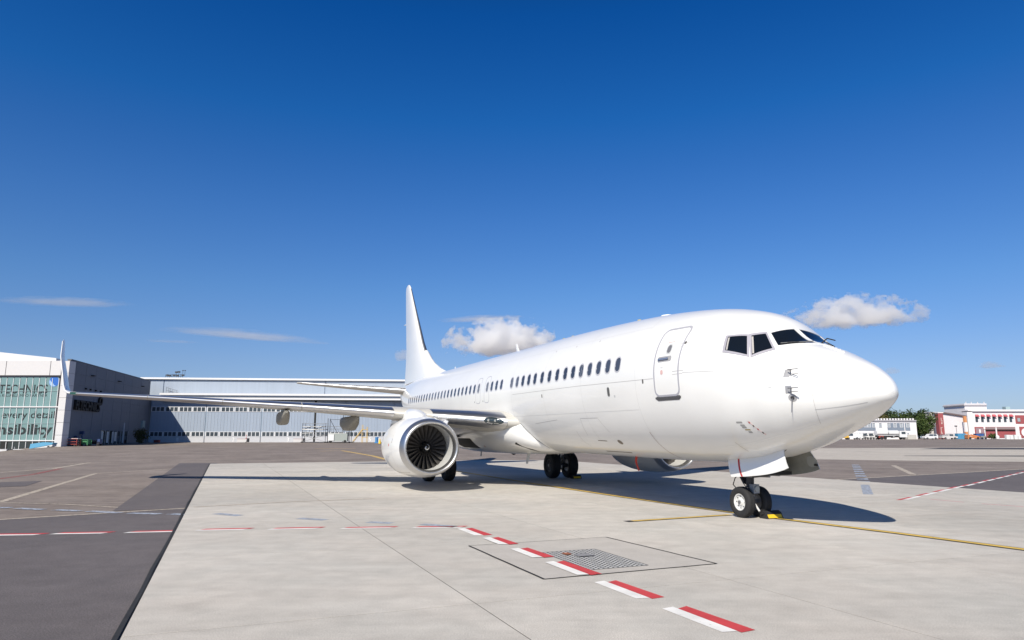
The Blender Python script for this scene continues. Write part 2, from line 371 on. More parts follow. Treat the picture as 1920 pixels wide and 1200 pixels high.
# old service road lines
stripe('old_line',[acw(9.2,18.6),acw(10.05,15.81),acw(11.30,11.95)],.16,-.012,W_OLD,dark)
stripe('old_line',[acw(11.30,11.9),acw(11.9,9.6),acw(12.1,7.0)],.13,.004,W_OLD,conc)
stripe('old_line',[gnd(1530,901),gnd(1700,891.5),gnd(1930,878.5)],.22,-.010,W_OLD,dark3)
for a,b,on in (((-40,950),(20,951),0),((32,952),(80,954.5),0),((103,955),(152,957),0),((165,957.5),(225,960.5),0),((243,961),(300,962.5),0),((318,962.5),(352,964),0),((405,963),(450,967),1),((560,972),(610,975),1),((690,979),(735,981),1),((790,983),(855,988),1)):
    stripe('blue_dash',[gnd(*a),gnd(*b)],.26,.004 if on else -.010,W_BLUE,conc if on else dark)
for k in range(9):      # ladder crossing on the right
    f0=k/9.; a=np.array(gnd(1604,871)); b=np.array(gnd(1622,908)); p=a+(b-a)*f0; q=a+(b-a)*(f0+.06)
    stripe('blue_rung',[tuple(p),tuple(q)],.46,-.010,W_BLUE,dark3)
stripe('blue_line',[gnd(1621.5,909),gnd(1628,927)],.30,.004,W_BLUE,conc)
stripe('old_line',[gnd(0,885),gnd(100,878),gnd(168,867)],.3,-.018+.024,W_OLD,apron,None,True)
stripe('old_line',[gnd(0,940),gnd(180,887),gnd(330,878)],.22,.006,W_OLD,apron,None,True)
stripe('old_line',[gnd(-60,872),gnd(250,866.5),gnd(560,862.5),gnd(640,862)],.25,.006,W_OLD,apron,None,True)
stripe('old_line',[gnd(0,941),gnd(120,944),gnd(225,950)],.1,.006,W_OLD,apron,None,True)
stripe('red_line',[gnd(-10,898),gnd(60,889),gnd(115,878)],.28,.006,W_REDOLD,apron,None,True)
stripe('yellow_line',[gnd(600,851),gnd(640,850),gnd(700,857.5),gnd(724,862)],.45,.006,W_YOLD,apron,None,True)
stripe('yellow_line',[(-70,112),(-62,114.5),(-54,117)],.9,.006,W_YOLD,apron,None,True)
stripe('yellow_line',[(-24.6,88),(-20,90)],.6,.006,W_YOLD,apron,None,True)
stripe('old_line',[gnd(1675,872),gnd(1712,889)],.3,.006,W_OLD,apron,None,True)
patch=sheet('asphalt_patch',[gnd(-20,904),gnd(80,900.5),gnd(48,910.5),gnd(-20,913)],-.016,DASPH)
# concrete taxi lane and dark bands on the right, laid over the gentle rise
def band(name,P,Q,m,dz):
    n=16; A=[(P[0][0]+(P[1][0]-P[0][0])*k/n,P[0][1]+(P[1][1]-P[0][1])*k/n) for k in range(n+1)]; B=[(Q[0][0]+(Q[1][0]-Q[0][0])*k/n,Q[0][1]+(Q[1][1]-Q[0][1])*k/n) for k in range(n+1)]
    V=[];rows=8
    for r in range(rows+1):
        for a,b in zip(A,B): x=a[0]+(b[0]-a[0])*r/rows; y=a[1]+(b[1]-a[1])*r/rows; V.append((x,y,gz(x,y)-.024+dz))
    F=[(r*(n+1)+k,r*(n+1)+k+1,(r+1)*(n+1)+k+1,(r+1)*(n+1)+k) for r in range(rows) for k in range(n)]
    o=link(name,me_from(V,F,m,smooth=True)); o['kind']='structure'; return o
band('taxi_lane',[(18,60),(66,44)],[(18,88),(110,100)],CONC2,.008)
DARKB=mat('near_black_band',(.035,.035,.042),.8,var=.2,vscale=1)  # near-black colour for the bands across the far ground
band('dark_band',[(36.0,64.6),(90,58)],[(36.2,65.2),(90,66)],DARKB,.014)
band('dark_band',[(50,86.5),(125,74)],[(56,92),(125,90)],DARKB,.014)

# ================================================================== the aircraft (x aft of the nose, y starboard, z up)
jet=empty('passenger_jet',(PX,PY,-12*AP),(0,-AP,PI-TH))
tag(jet,'plain white twin engine passenger jet with winglets parked on the concrete','airliner')
def lg(x): return -AP*(x-12)                 # ground height in the tilted frame
FX=np.array([0.0,.06,.15,.3,.5,.8,1.2,1.6,1.9,2.3,2.6,2.9,3.3,4.0,5.0,6.5,9.0,12,26.0,29.0,32.0,35.0,37.3,38.0])
FT=np.array([2.715,2.885,3.0,3.13,3.266,3.424,3.616,3.77,3.884,4.211,4.466,4.617,4.744,4.898,5.03,5.145,5.235,5.27,5.28,5.28,5.25,5.15,4.95,4.75])
FB=np.array([2.715,2.565,2.495,2.40,2.293,2.142,1.971,1.815,1.696,1.57,1.487,1.42,1.363,1.299,1.256,1.25,1.26,1.27,1.27,1.65,2.45,3.35,4.05,4.35])
FW=np.array([0.01,.195,.315,.46,.625,.831,1.066,1.259,1.388,1.506,1.593,1.66,1.723,1.803,1.855,1.88,1.88,1.88,1.88,1.8,1.45,.9,.42,.2])
FZ=np.array([2.715,2.715,2.716,2.714,2.714,2.737,2.777,2.837,2.889,2.966,3.02,3.076,3.152,3.258,3.335,3.385,3.4,3.4,3.4,3.45,3.7,4.1,4.45,4.55])
def pchip(x,y,q):
    h=np.diff(x);d=np.diff(y)/h;m=np.zeros(len(x))
    for i in range(1,len(x)-1):
        if d[i-1]*d[i]>0:
            w1=2*h[i]+h[i-1];w2=h[i]+2*h[i-1];m[i]=(w1+w2)/(w1/d[i-1]+w2/d[i])
    m[0]=d[0];m[-1]=d[-1]
    i=np.clip(np.searchsorted(x,q,side='right')-1,0,len(h)-1);t=(q-x[i])/h[i]
    return (2*t**3-3*t**2+1)*y[i]+(t**3-2*t**2+t)*h[i]*m[i]+(-2*t**3+3*t**2)*y[i+1]+(t**3-t**2)*h[i]*m[i+1]
FS=np.concatenate([np.linspace(.02,1,34)**2*2.0,np.linspace(2.05,6.5,60),np.linspace(7,26,24),np.linspace(26.5,38,30)]); NTH=112
ft,fb,fw,fz=[pchip(np.sqrt(FX),v,np.sqrt(FS)) for v in (FT,FB,FW,FZ)]
th_=np.linspace(0,2*np.pi,NTH,endpoint=False); cy,sz=np.sin(th_),np.cos(th_); e_=2/2.12
yy=np.where(sz>=0,cy,np.sign(cy)*np.abs(cy)**e_); zz=np.where(sz>=0,sz,-np.abs(sz)**e_)
FV=[(FS[i],fw[i]*yy[k],fz[i]+((ft[i]-fz[i]) if sz[k]>=0 else (fz[i]-fb[i]))*zz[k]) for i in range(len(FS)) for k in range(NTH)]
FF=[(i*NTH+k,i*NTH+(k+1)%NTH,(i+1)*NTH+(k+1)%NTH,(i+1)*NTH+k) for i in range(len(FS)-1) for k in range(NTH)]
FF+=[tuple(reversed(range(NTH))),tuple((len(FS)-1)*NTH+k for k in range(NTH))]
me=me_from(FV,FF,WHITE); bm=bmesh.new(); bm.from_mesh(me); bmesh.ops.recalc_face_normals(bm,faces=bm.faces); bm.to_mesh(me); bm.free()
me.polygons.foreach_set('use_smooth',[True]*len(me.polygons))
fus=link('fuselage',me,jet); FBVH=BVHTree.FromPolygons([tuple(map(float,v)) for v in FV],FF)
def near(p,off,bvh=None):
    loc,n,_,_=(bvh or FBVH).find_nearest(Vector(p))
    if n.dot(loc-Vector((loc.x+.01,0,3.0)))<0: n=-n
    return loc+n*off
def side(x,z,off,sg=1):
    loc,n,_,_=FBVH.ray_cast(Vector((x,6*sg,z)),Vector((0,-sg,0)))
    if n.y*sg<0: n=-n
    return loc+n*off
def belly(x,y,off):
    loc,n,_,_=FBVH.ray_cast(Vector((x,y,-3)),Vector((0,0,1)))
    if n.z>0: n=-n
    return loc+n*off
def rrect(cx,cz,hx,hz,r,n=5):
    P=[]
    for sx_,sz_,a0 in ((1,1,0),(-1,1,90),(-1,-1,180),(1,-1,270)):
        for k in range(n+1): a=R(a0+90*k/n); P.append((cx+sx_*(hx-r)+r*math.cos(a),cz+sz_*(hz-r)+r*math.sin(a)))
    return P
def disc(name,out,m,parent,off,fn=side,rings=(1,.75,.45,.2),smooth=True,off_in=None):
    cx=sum(p[0] for p in out)/len(out); cz=sum(p[1] for p in out)/len(out); n=len(out); V=[];F=[]
    for i,s in enumerate(rings):
        o_=off if i==0 or off_in is None else off_in
        V+=[fn(cx+(p[0]-cx)*s,cz+(p[1]-cz)*s,o_) for p in out]
    V.append(fn(cx,cz,off if off_in is None else off_in))
    for i in range(len(rings)-1):
        F+=[(i*n+k,i*n+(k+1)%n,(i+1)*n+(k+1)%n,(i+1)*n+k) for k in range(n)]
    F+=[((len(rings)-1)*n+k,(len(rings)-1)*n+(k+1)%n,len(V)-1) for k in range(n)]
    return link(name,me_from(V,F,m,smooth=smooth),parent)
def band_on(name,out,inn,m,parent,off,fn=side,edge=True):
    O=[];I=[]
    for k in range(len(out)):      # split long edges so that the band follows the curved skin
        a,b,c,d=out[k],out[(k+1)%len(out)],inn[k],inn[(k+1)%len(inn)]; q=max(1,int(math.hypot(b[0]-a[0],b[1]-a[1])/.09))
        for j in range(q): O.append((a[0]+(b[0]-a[0])*j/q,a[1]+(b[1]-a[1])*j/q)); I.append((c[0]+(d[0]-c[0])*j/q,c[1]+(d[1]-c[1])*j/q))
    out,inn=O,I
    n=len(out); V=[fn(*p,-.004) for p in out]+[fn(*p,off) for p in out]+[fn(*p,off) for p in inn]+[fn(*p,-.004) for p in inn]
    F=[(r*n+k,r*n+(k+1)%n,(r+1)*n+(k+1)%n,(r+1)*n+k) for r in range(3) for k in range(n)]
    me=me_from(V,F,m); bm=bmesh.new(); bm.from_mesh(me); bmesh.ops.recalc_face_normals(bm,faces=bm.faces); bm.to_mesh(me); bm.free()
    return link(name,me,parent)
def seam(pts,wd=.010,m=None,off=.0025,name='panel_seam',fn=None,parent=None,n=10):
    P=[]
    for a,b in zip(pts,pts[1:]):
        P+=[tuple(np.array(a)+(np.array(b)-np.array(a))*k/n) for k in range(n)]
    P.append(pts[-1]); Q=[near(p,0) if fn is None else fn(*p,0) for p in P]; V=[]
    for i,q in enumerate(Q):
        d=(Q[min(i+1,len(Q)-1)]-Q[max(i-1,0)]).normalized()
        l,nrm,_,_=FBVH.find_nearest(q); s_=d.cross(nrm).normalized()*wd/2
        V+=[near(q+s_,off),near(q-s_,off)]
    F=[(2*i,2*i+1,2*i+3,2*i+2) for i in range(len(Q)-1)]
    return link(name,me_from(V,F,m or LINE),parent or jet)

# ---- cabin windows
WX=[]; x=6.60
for i in range(23):
    xi=6.60+.508*i+.0508*min(max(i-6,0),4)
    if i not in (15,20): WX.append(xi)
WX=[x for x in WX if x<17.3]+[17.46+.525*k for k in range(0,24)]
WX=sorted(set(round(x,3) for x in WX)); ZW=3.72
for x in WX:
    ex=min(abs(x-16.47),abs(x-17.46))<.08
    fr=band_on('cabin_window',rrect(x,ZW,.155,.215,.14),rrect(x,ZW,.118,.178,.105),WFRAME if not ex else WFRAME,jet,.005)
    disc('window_pane',rrect(x,ZW,.119,.179,.106),(PANEB,PANEC,PANED,PANEB)[int(x*7.3)%4] if not ex else mat('exit_pane',(.17,.18,.20),.15),fr,.0015,rings=(1,.5))
# ---- overwing exits
for x in (16.47,17.46):
    e=band_on('overwing_exit',rrect(x,3.62,.275,.52,.16),rrect(x,3.62,.255,.50,.145),OUTL,jet,.004)
    disc('exit_latch',rrect(x+.40,3.18,.03,.03,.028),DLINE,e,.004,rings=(1,.5))
# ---- forward service door
dr=band_on('service_door',rrect(4.49,3.615,.47,.825,.17,8),rrect(4.49,3.615,.428,.783,.135,8),OUTL,jet,.006); 
seam([(4.93,2.795),(4.05,2.795)],.012,DLINE,fn=side,parent=dr,name='door_gap')
sill=[(4.97,2.785),(4.02,2.785),(4.02,2.75),(4.10,2.70),(4.87,2.70),(4.97,2.75)]
disc('door_sill',sill,mat('sill_dark',(.07,.07,.075),.6),dr,.010,rings=(1,.6,.3))
f=band_on('door_window',rrect(4.47,3.90,.10,.125,.09),rrect(4.47,3.90,.072,.095,.068),GREYP,dr,.006); disc('window_pane',rrect(4.47,3.90,.073,.096,.069),mat('door_pane',(.16,.16,.17),.15),f,.002,rings=(1,.5))
h=disc('door_handle',rrect(4.57,3.67,.25,.065,.05),mat('handle_recess',(.33,.33,.34),.45),dr,.004)
disc('handle_bar',rrect(4.60,3.67,.19,.022,.02),mat('handle_steel',(.6,.6,.6),.25,metal=.8),h,.03,rings=(1,.5))
for z in (3.97,3.33): 
    seam([(4.25,z+.02),(3.86,z+.02)],.012,fn=side,parent=dr,name='hinge_seam'); seam([(4.25,z-.05),(3.9,z-.05)],.010,fn=side,parent=dr,name='hinge_seam')
disc('hinge_bolt',rrect(3.98,4.0,.035,.035,.03),DLINE,dr,.004,rings=(1,.5))
seam([(4.75,4.50),(3.9,4.47)],.012,fn=side,name='rain_gutter',parent=dr,m=GREYP)
disc('door_placard',rrect(4.64,3.36,.045,.055,.04),mat('pale_red_print',(.62,.40,.38),.6),dr,.003,rings=(1,.5))
seam([(4.68,3.47),(4.60,3.47)],.02,mat('grey_print',(.5,.5,.5),.6),fn=side,parent=dr,name='door_print'); seam([(4.6,4.07),(4.36,4.07)],.02,MATS['pale_red_print'],fn=side,parent=dr,name='door_print')
# ---- seams, vents, probes, placards on the skin
seam([(13.8,3.29),(9,3.29),(4.98,3.235)],.012,fn=side,n=30)
SKJ=mat('skin_joint',(.56,.56,.55),.5)
for x_ in (5.75,8.62,11.2,13.9,19.6,22.6): seam([(x_,4.85),(x_,4.2),(x_,3.3),(x_,2.4),(x_,1.75)],.008,SKJ,fn=side,name='skin_joint')
for z_ in (4.62,2.52): seam([(26,z_),(16 if z_<3 else 15,z_),(5.8,z_)],.007,SKJ,fn=side,n=24,name='skin_joint')
seam([(3.9,3.30),(2.9,3.26)],.010,fn=side)
seam([(1.10,.86,3.19),(1.02,.94,2.93),(.99,.94,2.64),(1.03,.84,2.37),(1.145,.63,2.135)],.006)
seam([(1.037,.86,2.394),(.286,.34,2.524)],.016,mat('radome_strip',(.50,.50,.50),.5)); seam([(1.026,.955,2.888),(.61,.658,2.935)],.010)
seam([(3.41,1.02,1.656),(1.995,.879,1.901),(1.148,.635,2.137)],.012,mat('bright_strip',(.86,.86,.84),.4))
seam([(3.07,1.09,1.76),(3.03,.77,1.56)],.012)
seam([(5.79,1.45,1.98),(5.786,1.273,1.759),(5.77,.9,1.47),(5.768,.546,1.326)],.014,mat('red_brown_seam',(.24,.09,.07),.7))
seam([(8.03,2.36),(9.05,2.367),(9.16,1.878)],.012,fn=side); seam([(8.03,2.36),(7.75,1.95)],.008,fn=side)
seam([(9.7,2.0),(9.75,1.7),(9.6,1.55)],.010,fn=side); seam([(12.4,2.25),(10.6,2.35)],.012,fn=side)
seam([(9.12,.77,1.42),(7.74,.76,1.408)],.05,mat('drain_stain',(.20,.17,.13),.7))
seam([(8.8,1.25,1.72),(8.3,1.25,1.70)],.03,MATS['drain_stain'])
v=band_on('outflow_vent',rrect(7.09,3.03,.075,.135,.07),rrect(7.09,3.03,.062,.122,.058),GREYP,jet,.005); disc('vent_mesh',rrect(7.09,3.03,.063,.123,.059),mat('vent_dark',(.09,.09,.09),.6),v,.002,rings=(1,.5))
disc('skin_placard',rrect(6.8,2.90,.035,.03,.01),GREYP,jet,.003,rings=(1,.5))
for (x,z) in ((11.31,3.12),(5.415,3.198)): disc('static_drain',rrect(x,z,.03,.055,.025),DLINE,jet,.004,rings=(1,.5))
disc('access_oval',[(7.62+.11*math.cos(a),1.70+.06*math.sin(a)) for a in np.linspace(0,2*PI,16,endpoint=False)],mat('oval_brown',(.20,.17,.13),.6),jet,.003,rings=(1,.5))
for (x,z) in ((1.40,3.115),(1.35,2.79)):
    p=disc('pitot_probe',rrect(x+.03,z,.055,.075,.01),mat('probe_plate',(.33,.33,.34),.4,metal=.3),jet,.004,rings=(1,.5))
    q=side(x-.02,z+.025,.0); nrm=(side(x,z,.1)-side(x,z,0))/.1
    mb=MB(); mb.tube(q,q+nrm*.10+Vector((-.02,0,0)),.012,STEEL); mb.tube(q+nrm*.10+Vector((.04,0,0)),q+nrm*.10+Vector((-.22,0,.0)),.011,STEEL,.007)
    q2=q-Vector((0,0,.07)); mb.tube(q2,q2+nrm*.05,.010,STEEL); mb.tube(q2+nrm*.05,q2+nrm*.05+Vector((-.2,0,0)),.008,STEEL,.006); mb.build('probe_tube',p)
    disc('probe_mark',rrect(x+.36,z+.06,.03,.012,.005),GREYP,p,.003,rings=(1,.5))
a_=np.linspace(0,2*PI,20,endpoint=False)
v=disc('angle_vane',[(1.325+.075*math.cos(a),2.63+.075*math.sin(a)) for a in a_],mat('vane_plate',(.38,.38,.39),.4,metal=.3),jet,.004); disc('vane_hub',[(1.325+.035*math.cos(a),2.63+.035*math.sin(a)) for a in a_],DSTEEL,v,.012,rings=(1,.5))
q=side(1.33,2.62,.02); MB().tube(q,q+Vector((.015,.02,-.27)),.012,STEEL,.006).build('vane_blade',v)
pr=mat('placard_grey',(.33,.33,.32),.6)
for k,(dx,dz,wd) in enumerate(((0,0,.07),(-.04,-.06,.05),(-.05,-.10,.05),(-.09,-.15,.06),(-.11,-.20,.04))): disc('skin_placard',rrect(2.6+dx,2.17+dz,wd,.018 if k!=3 else .012,.008),pr if k!=3 else mat('placard_ochre',(.35,.28,.12),.6),jet,.003,rings=(1,.5))
pl_=disc('warning_placard',[(2.41,2.19),(2.36,2.20),(2.20,1.93),(2.24,1.91)],mat('placard_pink',(.70,.55,.54),.6),jet,.003,rings=(1,.5))
for k in range(4): disc('placard_mark',rrect(2.375-.045*k,2.165-.068*k,.014,.016,.004),BLACK if k%2 else REDP,pl_,.005,rings=(1,.5))
seam([(2.35,3.50),(2.33,3.44)],.012,MATS['pale_red_print'],fn=side,name='skin_print'); seam([(2.36,3.42),(2.16,3.42)],.010,MATS['pale_red_print'],fn=side,name='skin_print')
for x in (9.6,11,8.2): disc('skin_rivet_plate',rrect(x,4.55,.03,.02,.015),LINE,jet,.003,rings=(1,.5))

# ---- flight deck windows
def quad_patch(c,n,off):
    c=[Vector(p) for p in c]; G=[]
    for j in range(n+1):
        for i in range(n+1):
            u,v=i/n,j/n; G.append(near(c[0]*(1-u)*(1-v)+c[1]*u*(1-v)+c[2]*u*v+c[3]*(1-u)*v,off))
    return G,[(j*(n+1)+i,j*(n+1)+i+1,(j+1)*(n+1)+i+1,(j+1)*(n+1)+i) for j in range(n) for i in range(n)]
CW={'rear':[(2.86,1.335,4.02),(2.50,1.12,4.00),(2.29,1.325,3.56),(2.78,1.49,3.70)],
    'mid':[(2.43,1.065,4.015),(2.29,.80,4.045),(1.975,.935,3.672),(2.20,1.285,3.55)],
    'front':[(2.26,.69,4.05),(2.262,.065,4.135),(1.60,.055,3.775),(1.955,.80,3.722)]}
for sg in (1,-1):
    for k,c in CW.items():
        c=[(p[0],p[1]*sg,p[2]) for p in c]; ctr=sum((Vector(p) for p in c),Vector())/4
        gr=.050 if k!='front' else .042
        out=[Vector(p)+(Vector(p)-ctr).normalized()*gr*1.5 for p in c]
        V=[];F=[];n=8
        ring=lambda q,off:[near(q[j].lerp(q[(j+1)%4],i/n),off) for j in range(4) for i in range(n)]
        cv=[Vector(p) for p in c]; rs=[ring(out,-.004),ring(out,.010),ring(cv,.012),ring(cv,-.006)]; m4=4*n
        for r_ in rs: V+=r_
        F=[(a*m4+b,a*m4+(b+1)%m4,(a+1)*m4+(b+1)%m4,(a+1)*m4+b) for a in range(3) for b in range(m4)]
        me=me_from(V,F,CFRAME if k!='front' else WHITE); bm=bmesh.new(); bm.from_mesh(me); bmesh.ops.recalc_face_normals(bm,faces=bm.faces); bm.to_mesh(me); bm.free()
        fr=link('flight_deck_window',me,jet)
        G,GF=quad_patch(c,10,.004); link('windshield_pane',me_from(G,GF,GLASSD,smooth=True),fr)
        if k=='front':
            a=near((1.80,.42*sg,3.74),.03); b=near((1.95,.74*sg,3.78),.03); b2=near((1.73,.2*sg,3.80),.03)
            mb=MB(); mb.tube(near((1.72,.30*sg,3.74),.0),a,.012,BLACK); mb.tube(a,b,.011,BLACK); mb.tube(near((1.66,.16*sg,3.74),.05),b,.012,mat('wiper_arm',(.12,.12,.12),.4)); mb.build('wiper',fr)
        elif sg==1:    # pale inner post behind the glass edge
            seam([tuple(cv[0].lerp(cv[3],.06).lerp(cv[1],.07)),tuple(cv[3].lerp(cv[0],.06).lerp(cv[2],.07))],.035,mat('inner_post',(.40,.38,.36),.6),off=.0055,name='inner_post',parent=fr,n=6)
for k in range(6):
    q=near((1.47-.085*k,.03,3.73-.04*k),.0); MB().box(q.x-.02,q.x+.02,q.y-.03,q.y+.03,q.z-.01,q.z+.028,WHITE).build('radome_fastener',jet)
q=near((1.75,-.2,3.86),0); MB().tube(q,q+Vector((-.06,-.1,.10)),.014,BLACK).tube(q+Vector((-.06,-.1,.10)),q+Vector((-.16,-.22,.05)),.012,BLACK).build('wiper',jet)

# ---- wing body fairing
st=[(12.75,1.78,.10,.30,.45),(13.1,1.80,.42,.50,1.12),(13.5,1.98,.70,.74,1.56),(14.0,2.12,.80,.93,1.83),(14.7,2.18,.80,1.02,1.98),(15.6,2.2,.80,1.06,2.03),(17,2.2,.78,1.09,2.04),(20,2.15,.78,1.05,2.03),(22,2.1,.75,.96,1.95),(23.6,2.0,.65,.68,1.65),(25,2.0,.4,.50,1.0)]
sa=np.array(st); sx=np.linspace(12.75,25,44); cols=[pchip(sa[:,0],sa[:,i],sx) for i in range(1,5)]
n=56; V=[];F=[]
for i,x in enumerate(sx):
    for k in range(n):
        a=2*PI*k/n; c_,s_=math.cos(a),math.sin(a); ex=2/2.5
        y=math.copysign(abs(s_)**ex,s_)*cols[3][i]; z=math.copysign(abs(c_)**ex,c_); V.append((x,y,cols[0][i]+z*(cols[1][i] if z>0 else cols[2][i])))
F=[(i*n+k,i*n+(k+1)%n,(i+1)*n+(k+1)%n,(i+1)*n+k) for i in range(len(sx)-1) for k in range(n)]+[tuple(range(n)),tuple((len(sx)-1)*n+k for k in range(n))]
me=me_from(V,F,WHITE,smooth=True); bm=bmesh.new(); bm.from_mesh(me); bmesh.ops.recalc_face_normals(bm,faces=bm.faces); bm.to_mesh(me); bm.free()
fair=link('belly_fairing',me,jet); BBVH=BVHTree.FromPolygons(V,F)
def fside(x,z,off,sg=1):
    r_=BBVH.ray_cast(Vector((x,6*sg,z)),Vector((0,-sg,0))); 
    if r_[0] is None: return Vector((x,1.5*sg,z))
    nn=r_[1] if r_[1].y*sg>0 else -r_[1]; return r_[0]+nn*off
disc('wheel_well',rrect(19.3,1.52,1.15,.20,.15),BLACK,fair,.006,fn=fside)
disc('air_inlet',[(14.15,1.55),(14.0,1.62),(13.62,1.36),(13.68,1.28)],BLACK,fair,.008,fn=fside,rings=(1,.5))
disc('belly_light',rrect(17.3,1.42,.06,.02,.015),mat('orange_mark',(.40,.13,.05),.6),fair,.006,fn=fside,rings=(1,.5))
edge_=[]
for z in np.linspace(2.96,1.42,15):
    for x in np.linspace(12.9,16.5,140):
        r_=BBVH.ray_cast(Vector((x,6,z)),Vector((0,-1,0)))
        if r_[0] is not None and r_[0].y>side(x,z,0).y+.004: edge_.append((x-.03,z)); break
seam(edge_,.042,mat('fairing_edge',(.09,.088,.085),.7),off=.006,name='fairing_seam',fn=side,parent=fair,n=4)

# ---- aerofoil surfaces
def foil(n=18,lo=None,hi=None):
    """closed section, from trailing edge over the top to the nose and back underneath: (x/c, half thickness share)"""
    b=np.linspace(0,PI,n); xc=(1-np.cos(b))/2
    t=5*(.2969*np.sqrt(xc)-.126*xc-.3516*xc**2+.2843*xc**3-.1036*xc**4)
    up=[(x,tt) for x,tt in zip(xc,t)][::-1]; dn=[(x,-tt*.85) for x,tt in zip(xc,t)][1:]
    return up+dn
def sec(y,xl,zl,c,tc,nrm=(0,0,1),f=None,grow=0.,wash=0.):
    """section points; nrm is the thickness direction in y,z"""
    out=[]
    for (x,t) in (f or foil()):
        th=t*tc*c; cam_=.02*c*4*x*(1-x)*.6 
        nx=0.
        if grow: th+=math.copysign(grow,t if t else 1); nx=-grow*1.4*(1-min(1,x*9))
        h=th+cam_-math.tan(wash)*x*c
        out.append((xl+x*c+nx,y+nrm[1]*h,zl+nrm[2]*h))
    return out
def loft(name,secs,m,parent,closed=True,smooth=True,sharp=50):
    n=len(secs[0]); V=[p for s_ in secs for p in s_]; rng=n if closed else n-1
    F=[(i*n+k,i*n+(k+1)%n,(i+1)*n+(k+1)%n,(i+1)*n+k) for i in range(len(secs)-1) for k in range(rng)]
    if closed: F+=[tuple(range(n)),tuple((len(secs)-1)*n+k for k in range(n))]
    me=me_from(V,F,m); bm=bmesh.new(); bm.from_mesh(me); bmesh.ops.recalc_face_normals(bm,faces=bm.faces); bm.to_mesh(me); bm.free()
    if smooth: me.polygons.foreach_set('use_smooth',[True]*len(me.polygons)); me.set_sharp_from_angle(angle=R(sharp))
    return link(name,me,parent)
WY=np.array([1.0,1.9,4.83,8,11.5,14,17.17]); WXL=np.array([13.0,13.9,16.1,18.0,20.35,22.0,24.0]); WZ=np.array([2.26,2.30,2.60,2.86,3.12,3.30,3.50]); WC=np.array([8.3,6.9,4.55,3.55,2.65,2.15,1.5]); WT=np.array([.135,.13,.125,.115,.108,.105,.10])
def wsec(y,f=None,grow=0.):
    return [float(np.interp(y,WY,a)) for a in (WXL,WZ,WC,WT)]
def wing(sg):
    ys=[1.0,1.9,3,4,4.83,5.6,7,8,9.5,11.5,13,14,15.5,16.4,17.17]
    S=[]
    for y in ys: xl,z,c,t=wsec(y); S.append([(p[0],p[1]*sg,p[2]) for p in sec(y,xl,z,c,t,wash=R(.6))])
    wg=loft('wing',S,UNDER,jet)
    ff=foil(30); fl=[p for p in ff if (p[1]>=0 and p[0]<.13) or (p[1]<0 and p[0]<.075)]
    for nm,y0,y1 in (('inboard_leading_edge',2.0,4.25),('leading_edge_slat',5.5,8.6),('leading_edge_slat',8.63,11.4),('leading_edge_slat',11.43,14.2),('leading_edge_slat',14.23,17.0)):
        Q=[]
        for y in np.linspace(y0,y1,6): xl,z,c,t=wsec(y); Q.append([(p[0],p[1]*sg,p[2]) for p in sec(y,xl,z,c,t,f=fl,grow=.012,wash=R(.6))])
        loft(nm,Q,CHROME,wg,closed=False)
    # winglet
    L=[(17.17,24.0,3.50,1.5,(0,0,1)),(17.34,24.12,3.53,1.42,(0,-.25,.97)),(17.47,24.26,3.63,1.35,(0,-.6,.8)),(17.57,24.45,3.85,1.25,(0,-.93,.36)),(17.68,24.70,4.3,1.1,(0,-.995,.1)),(17.88,25.05,5.1,.82,(0,-.995,.08)),(17.93,25.36,5.76,.52,(0,-.995,.08)),(17.935,25.52,5.86,.25,(0,-.995,.08))]
    S=[[(p[0],p[1]*sg,p[2]) for p in sec(y,xl,z,c,.085,nrm=nn)] for y,xl,z,c,nn in L]
    wl=loft('winglet',S,mat('winglet_paint',(.72,.73,.76),.3,coat=.3),wg)
    Q=[[(p[0],p[1]*sg,p[2]) for p in sec(y,xl,z,c,.085,nrm=nn,f=[p for p in ff if p[0]<.05],grow=.008)] for y,xl,z,c,nn in L[:-1]]
    loft('winglet_edge',Q,mat('winglet_edge_pale',(.66,.67,.69),.35),wl,closed=False)
    xl,z,c,t=wsec(17.0); MB().box(xl-.02,xl+.22,(16.85)*sg,(17.2)*sg,z-.045,z+.055,mat('nav_light_glass',(.03,.10,.08),.1)).build('navigation_light',wg)
    # flap track fairings
    for y,x0,zc,s_ in ((9.12,18.9,2.50,.74),(6.55,18.2,2.30,.80)):
        P=[]
        for u_,ww,hh,dz in ((0,.06,.06,.22),(.06,.15,.16,.17),(.16,.24,.27,.09),(.32,.30,.36,0),(.55,.30,.36,.0),(.8,.2,.25,.08),(1,.04,.05,.18)):
            P.append([(x0+u_*4.3,(y+math.copysign(abs(math.sin(a))**.6,math.sin(a))*ww*s_)*sg,zc+dz+math.copysign(abs(math.cos(a))**.6,math.cos(a))*hh*s_) for a in np.linspace(0,2*PI,20,endpoint=False)])
        loft('flap_track_fairing',P,mat('fairing_beige',(.24,.23,.20),.5),wg)
    # landing lights in the root
    nn_=20
    lo=next(o for o in wg.children if o.name.startswith('inboard_leading_edge')); LB=BVHTree.FromPolygons([v.co for v in lo.data.vertices],[tuple(p.vertices) for p in lo.data.polygons])
    def le(yv,zo):
        z=wsec(yv)[1]+zo; h=LB.ray_cast(Vector((10,yv*sg,z)),Vector((1,0,0)))
        return (h[0].x-.006,yv*sg,z) if h[0] else (wsec(yv)[0]+.02,yv*sg,z)
    el=[(2.44+.26*math.cos(a)*(1 if math.cos(a)>0 else 1.3),.01+.135*math.sin(a)) for a in np.linspace(0,2*PI,nn_,endpoint=False)]
    V=[le(*p) for p in el]+[le(2.44+(p[0]-2.44)*.55,.02+(p[1]-.02)*.55) for p in el]+[le(2.44,.02)]
    F=[(k,(k+1)%nn_,nn_+(k+1)%nn_,nn_+k) for k in range(nn_)]+[(nn_+k,nn_+(k+1)%nn_,2*nn_) for k in range(nn_)]
